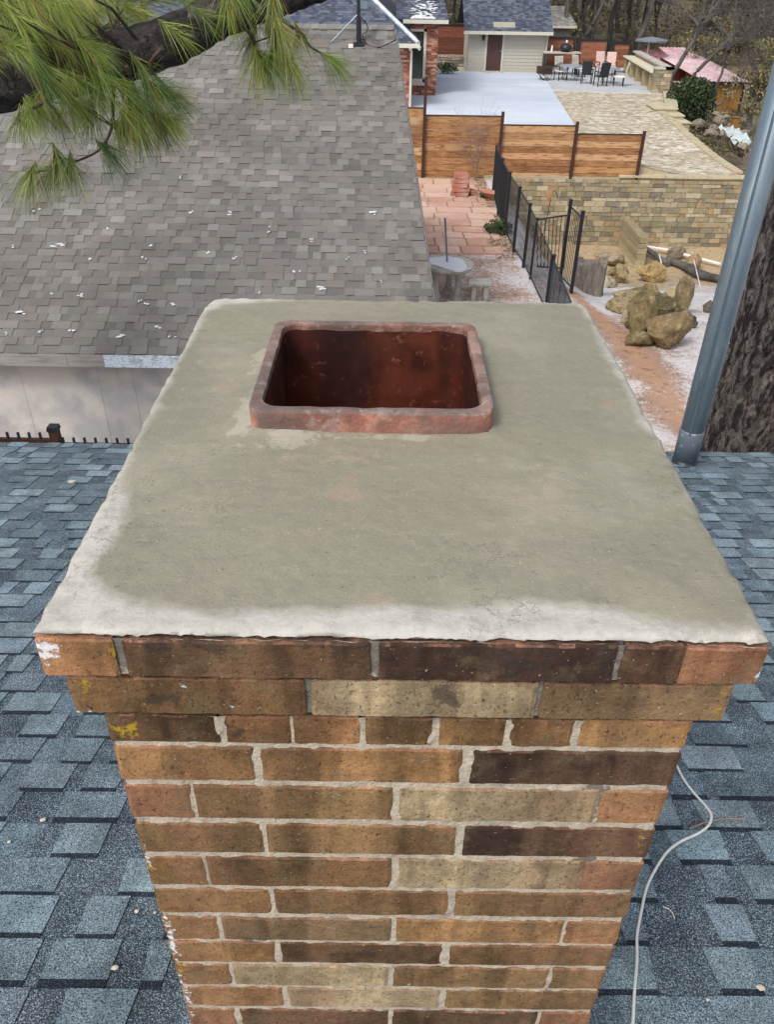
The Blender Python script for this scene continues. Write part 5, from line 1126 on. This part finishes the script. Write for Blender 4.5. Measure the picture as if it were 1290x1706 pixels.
g = Vector((c.x+.2, c.y, pz+1.085)); kg = thing('kettle_grill', 'black domed grill with a pale lid knob standing on the shelf bench', 'grill', tuple(g))
q = MB(); lathe(q, g, [(.18, 0), (.3, .08), (.33, .17), (.28, .3), (.15, .38), (.03, .4)], 20); q.build('bowl', M['black'], kg, smooth=True); q = MB(); q.rock(g+Vector((0, 0, .47)), (.07, .07, .09), (.8, .8, .8), 1, 1); q.build('lid_knob', M['white'], kg)
g = Vector((c.x-.55, c.y, pz+1.085)); q = MB(); lathe(q, g, [(.05, 0), (.05, .2), (.03, .24), (.03, .3)], 10); tag(q.build('bottle', M['white'], loc=g), 'white bottle standing on the shelf bench left of the domed grill', 'bottle')
# offset umbrella beyond the bar
c = aty(1076, 108, 56); uz = aty(1080, 66, 56).z; um = thing('patio_umbrella', 'grey flat topped umbrella on a white pole beyond the stone bar', 'umbrella', (c.x, c.y, c.z-1))
q = MB(); q.tube([Vector((c.x, 56, c.z-1)), Vector((aty(1083, 66, 56).x, 56, uz))], .05, 8); q.build('pole', M['white'], um)
q = MB(); cc = Vector((aty(1087, 66, 56).x, 56, uz)); lathe(q, cc, [(1.0, -.08), (1.0, .0), (.4, .1), (.02, .16)], 8); q.build('canopy', mat('grey_canvas', (.2, .22, .27), .8), um)
# ------------------------------------------------------------------ red sheds on the lower ground
RM = (.55, .30, .33)
def rshed(label, x0, x1, D, ybase, yeave, ytop, depth, wc, rc, sk=0):
    A = aty(x0, yeave, D); B_ = aty(x1, yeave, D); zb_ = aty(x0, ybase, D).z; zt = aty((x0+x1)/2, ytop, D+depth).z
    t_ = thing('red_roof_shed', label, 'shed', (A.x, D, zb_-.2)); q = MB()
    n_ = max(3, int((B_.x-A.x)/.3))
    for i in range(n_): xa = A.x+(B_.x-A.x)*i/n_; q.box((xa+.005, D, zb_-.3), (xa+(B_.x-A.x)/n_-.005, D+.06, A.z), jit(wc, .1))
    q.box((A.x, D+.06, zb_-.3), (B_.x, D+depth, A.z-.02), wc); q.build('wall', M['cedar_dark'] if wc[0] < .3 else M['siding'], t_)
    q = MB(); n_ = max(5, int((B_.x-A.x+.5)/.22)); w_ = (B_.x-A.x+.5)/n_
    for i in range(n_):
        xa = A.x-.25+w_*i; q.add([(xa, D-.35, A.z), (xa+w_*.5, D-.35, A.z+.05), (xa+w_, D-.35, A.z), (xa+sk, D+depth, zt), (xa+w_*.5+sk, D+depth, zt+.05), (xa+w_+sk, D+depth, zt)], [(0, 1, 4, 3), (1, 2, 5, 4)], jit(rc, .1))
    q.build('corrugated_roof', M['pinkmetal'], t_)
    q = MB(); q.box((A.x-.25, D-.36, A.z-.12), (B_.x+.25, D-.3, A.z)); q.box((B_.x, D-.05, zb_-.3), (B_.x+.12, D+.1, A.z)); q.build('trim', M['black'], t_)
    return t_
rshed('orange walled shed with a pale pink corrugated roof at the far right', 1178, 1241, 52, 180, 135, 93, 4.5, (.42, .20, .06), (.62, .42, .45), -1.6)
rshed('dark red walled shed with pink roof behind leaning trunks, left of the orange shed', 1136, 1174, 56, 160, 104, 80, 4.5, (.20, .06, .04), (.6, .36, .38))
rshed('low faded red roof partly hidden behind the stone bar', 1088, 1142, 62, 120, 101, 84, 4, (.18, .08, .05), (.50, .16, .17))
# stone pillar, rope fence, rubble on the slope beside bar
c = aty(1131, 150, 44); q = MB()
for i in range(7): q.box((c.x-.22, 43.8, c.z-.9+i*.17), (c.x+.22, 44.2, c.z-.74+i*.17), jit(random.choice(SC), .12), j=.012)
q.box((c.x-.28, 43.74, c.z+.29), (c.x+.28, 44.26, c.z+.36), (.5, .44, .3)); tag(q.build('stone_pillar', M['stone'], loc=(c.x, 44, c.z-.9)), 'short stone pillar behind the evergreen bush', 'pillar')
rub = [(1165,205),(1178,198),(1190,212),(1200,200),(1210,222),(1218,208),(1228,236),(1236,225),(1160,190),(1185,222),(1240,245),(1196,190),(1212,195)]
rl = ['beside the evergreen bush', 'second up the slope from the bush', 'lower middle of the bank', 'upper middle of the bank', 'below the white tarp', 'above the white tarp', 'near the yard corner by the pipe', 'right of the tarp by the pipe', 'touching the bush', 'at the yard edge', 'closest to the pipe', 'highest on the bank', 'right below the orange shed']
for i, (x, y) in enumerate(rub):
    c = aty(x, y, 34+(240-y)*.16); zz = gz(c.x, c.y)
    q = MB(); r_ = rnd(.1, .27); c = aty(x, y, c.y); q.rock(c, (r_*1.2, r_, r_*.8), jit((.30, .26, .2), .2), 3, i+40, .5); tag(q.build('bank_stone', M['rock'], loc=tuple(c)), 'grey tan stone on the wooded bank, '+rl[i], 'rock', 'stones on the bank right of the gravel yard')
c = aty(1215, 222, 34); q = MB(); vs = []; 
for j in range(9):
    for i in range(9): vs.append(Vector((c.x-.3+i*.09+j*.05, c.y+.4-j*.13, c.z+.08*noise.noise(Vector((i*.6, j*.6, 0)))*3+.15-j*.05)))
q.add(vs, [(j*9+i, j*9+i+1, j*9+i+10, j*9+i+9) for j in range(8) for i in range(8)]); tag(q.build('tarp', mat('dirty_tarp', (.46, .52, .52), .7, [(3, 4, (.3, .33, .33), .45, .65, .6)]), loc=tuple(c)), 'crumpled whitish tarp with snow on the bank right of the gravel yard', 'tarp')
c = aty(1225, 205, 36); q = MB(); q.box((c.x-.13, c.y-.15, c.z-.4), (c.x+.13, c.y+.15, c.z+.2), (.24, .12, .04)); q.box((c.x-.16, c.y-.18, c.z+.2), (c.x+.16, c.y+.18, c.z+.24), (.2, .1, .04)); tag(bevel(q.build('wooden_box', M['siding'], loc=tuple(c)), .02), 'small orange brown wooden box among brush right of the orange shed', 'box')
# ------------------------------------------------------------------ woods
random.seed(21)
def crooked(label, px, py, D, h, lean, r_, lv=5, k=3, group=None):
    c = aty(px, py, D); t_ = thing('bare_tree', label, 'tree', tuple(c), group); q = MB(); q2 = MB()
    p = c.copy(); d = Vector((lean, rnd(-.1, .1), 1)).normalized(); pts = [c-Vector((0, 0, 1.2)), c]; 
    for i in range(5): d = (d+Vector((rnd(-.25, .25), rnd(-.2, .2), .05))).normalized(); pts.append(pts[-1]+d*h*.09)
    q.tube(smooth_pts(pts, 3), [r_*(1-.45*i/18) for i in range(19)], 9, cap=False); q.build('trunk', M['treebark'], t_)
    for i in range(4): branch(q2, pts[-1-(i % 3)], (d+Vector((rnd(-1, 1), rnd(-.7, .7), rnd(-.1, .5)))).normalized(), h*.26, r_*.5, lv-1, .5, .02, k, .010)
    q2.build('crown', M['treebark'], t_); return t_
crooked('forked crooked oak trunk just behind the stone bar', 1120, 128, 47, 6.5, .35, .13)
crooked('crooked oak leaning right behind the dark red shed', 1155, 130, 50, 6.5, .5, .12)
crooked('slim dark trunk leaning across the orange shed roof', 1196, 140, 48.5, 6, .55, .075, 4)
crooked('slim trunk leaning right in front of the orange wall', 1192, 182, 46.5, 5.5, .75, .07, 4)
crooked('thick dark oak trunk rising behind the cedar fence end', 1065, 70, 62, 8, .05, .22)
crooked('gnarled oak trunk behind the middle cedar fence panel', 975, 65, 62, 8, .25, .18)
protos = []
for i in range(6):
    t_ = thing('bare_tree', 'leafless grey tree in the woods behind the fences', 'tree', (0, 70, .5), 'leafless trees in the woods'); q = MB(); q2 = MB(); c = Vector((0, 70, .5))
    h = rnd(9, 13); d = Vector((rnd(-.3, .3), 0, 1)).normalized(); pts = [c-Vector((0, 0, 1)), c]
    for k in range(5): d = (d+Vector((rnd(-.3, .3), rnd(-.3, .3), .08))).normalized(); pts.append(pts[-1]+d*h*.09)
    q.tube(smooth_pts(pts, 3), [.19*(1-.5*k/18) for k in range(19)], 8, cap=False); q.build('trunk', M['treebark'], t_)
    for k in range(5): branch(q2, pts[-1-(k % 3)], (d*.5+Vector((rnd(-1, 1), rnd(-1, 1), rnd(0, .6)))).normalized(), h*.28, .12, 4, .5, .03, 3, .014)
    q2.build('crown', M['treebark'], t_); protos.append(t_)
pos = []
for _ in range(4000):
    y = rnd(57, 130); x = rnd(-6, 14+y*.42)
    if x < 8 and y < 60: continue
    if 14 < x < 28 and y < 64: continue
    if all((x-a)**2+(y-b_)**2 > (2.6+.03*(y-57))**2 for a, b_ in pos): pos.append((x, y))
    if len(pos) >= 120: break
for i, (x, y) in enumerate(pos):
    o = protos[i] if i < 6 else dup(protos[i % 6], (0, 0, 0)); o.location = (x, y, gz(x, y)+H0); o.rotation_euler.z = rnd(0, 6.28); k = rnd(.75, 1.25); o.scale = (k, k, k)
# brush and low scrub, one mass
q = MB(); OL = [(.12, .125, .05), (.085, .08, .055), (.14, .125, .07), (.075, .065, .05), (.16, .17, .06), (.10, .085, .07)]
for _ in range(900):
    y = 56+random.random()**1.4*60; x = rnd(-8, 14+y*.42)
    if 12.5 < x < 26 and y < 63: continue
    if 6 < x < 11.6 and y < 64.5: continue
    c = Vector((x, y, gz(x, y)+H0+rnd(.2, 2.6))); col = random.choice(OL); r_ = rnd(.7, 1.9)
    for _k in range(34):
        d = Vector((random.gauss(0, 1), random.gauss(0, 1), random.gauss(0, .8)))*r_*.5; p = c+d; a = Vector((rnd(-1, 1), rnd(-1, 1), rnd(-.3, 1))).normalized(); b_ = a.cross(Vector((rnd(-1, 1), rnd(-1, 1), rnd(-1, 1)))).normalized(); s_ = rnd(.05, .2)
        q.add([p-a*s_, p+b_*s_*.3, p+a*s_, p-b_*s_*.3], [(0, 1, 2, 3)], jit(col, .25))
for _ in range(190):
    px = rnd(1150, 1245); D = rnd(33, 47); py = 250-(D-33)*4.6+rnd(-14, 14); c = aty(px, py, D); c.z = max(c.z-.1, gz(c.x, c.y)+H0+.1); col = random.choice(OL+[(.28, .22, .15), (.2, .16, .12)]); r_ = rnd(.15, .5)
    for _k in range(34):
        d = Vector((random.gauss(0, 1), random.gauss(0, 1), random.gauss(0, .6)))*r_*.5; p = c+d; a = Vector((rnd(-1, 1), rnd(-1, 1), rnd(-.3, 1))).normalized(); b_ = a.cross(Vector((rnd(-1, 1), rnd(-1, 1), rnd(-1, 1)))).normalized(); s_ = rnd(.04, .13)
        q.add([p-a*s_, p+b_*s_*.25, p+a*s_, p-b_*s_*.25], [(0, 1, 2, 3)], jit(col, .25))
tag(q.build('underbrush', M['leaf']), 'olive and brown winter underbrush filling the woods', 'brush', kind='stuff')
# leafy olive oak at right
for (px, py, D, r_, lb) in ((1225, 62, 55, (2.6, 1.6, 1.3), 'brownish olive leafy tree spreading above the orange shed'), (1272, 140, 46, (1.2, 1.2, 2.0), 'olive green leafy tree beside the galvanised pipe'), (1190, 40, 66, (3.2, 2, 1.5), 'paler tan leaved tree behind the olive one at top right')):
    c = aty(px, py, D); g0 = gz(c.x, c.y)+H0; t_ = thing('leafy_tree', lb, 'tree', (c.x, D, g0)); q = MB(); q.tube([Vector((c.x, D, g0-.5)), Vector((c.x-.3, D, (g0+c.z)/2)), c], [.18, .13, .07], 8)
    for k in range(40): d = Vector((random.gauss(0, 1), random.gauss(0, 1), random.gauss(0, 1))); q.tube([c-Vector((0, 0, .8)), c+Vector((d.x*r_[0]*.3, d.y*r_[1]*.3, d.z*r_[2]*.3)), c+Vector((d.x*r_[0]*.6, d.y*r_[1]*.6, d.z*r_[2]*.6))], [.05, .03, .012], 4)
    q.build('trunk', M['treebark'], t_); q = MB(); cs = [(.24, .21, .10), (.17, .165, .075), (.3, .24, .14), (.13, .125, .06)] if px != 1262 else [(.13, .14, .06), (.09, .10, .045), (.18, .17, .08)]
    for k in range(46): d = Vector((random.gauss(0, 1), random.gauss(0, 1), random.gauss(0, 1)))*.55; leafclump(q, (c.x+d.x*r_[0], c.y+d.y*r_[1], c.z+d.z*r_[2]), (.55, .5, .3), 60, .09, cs)
    q.build('crown', M['leaf'], t_)
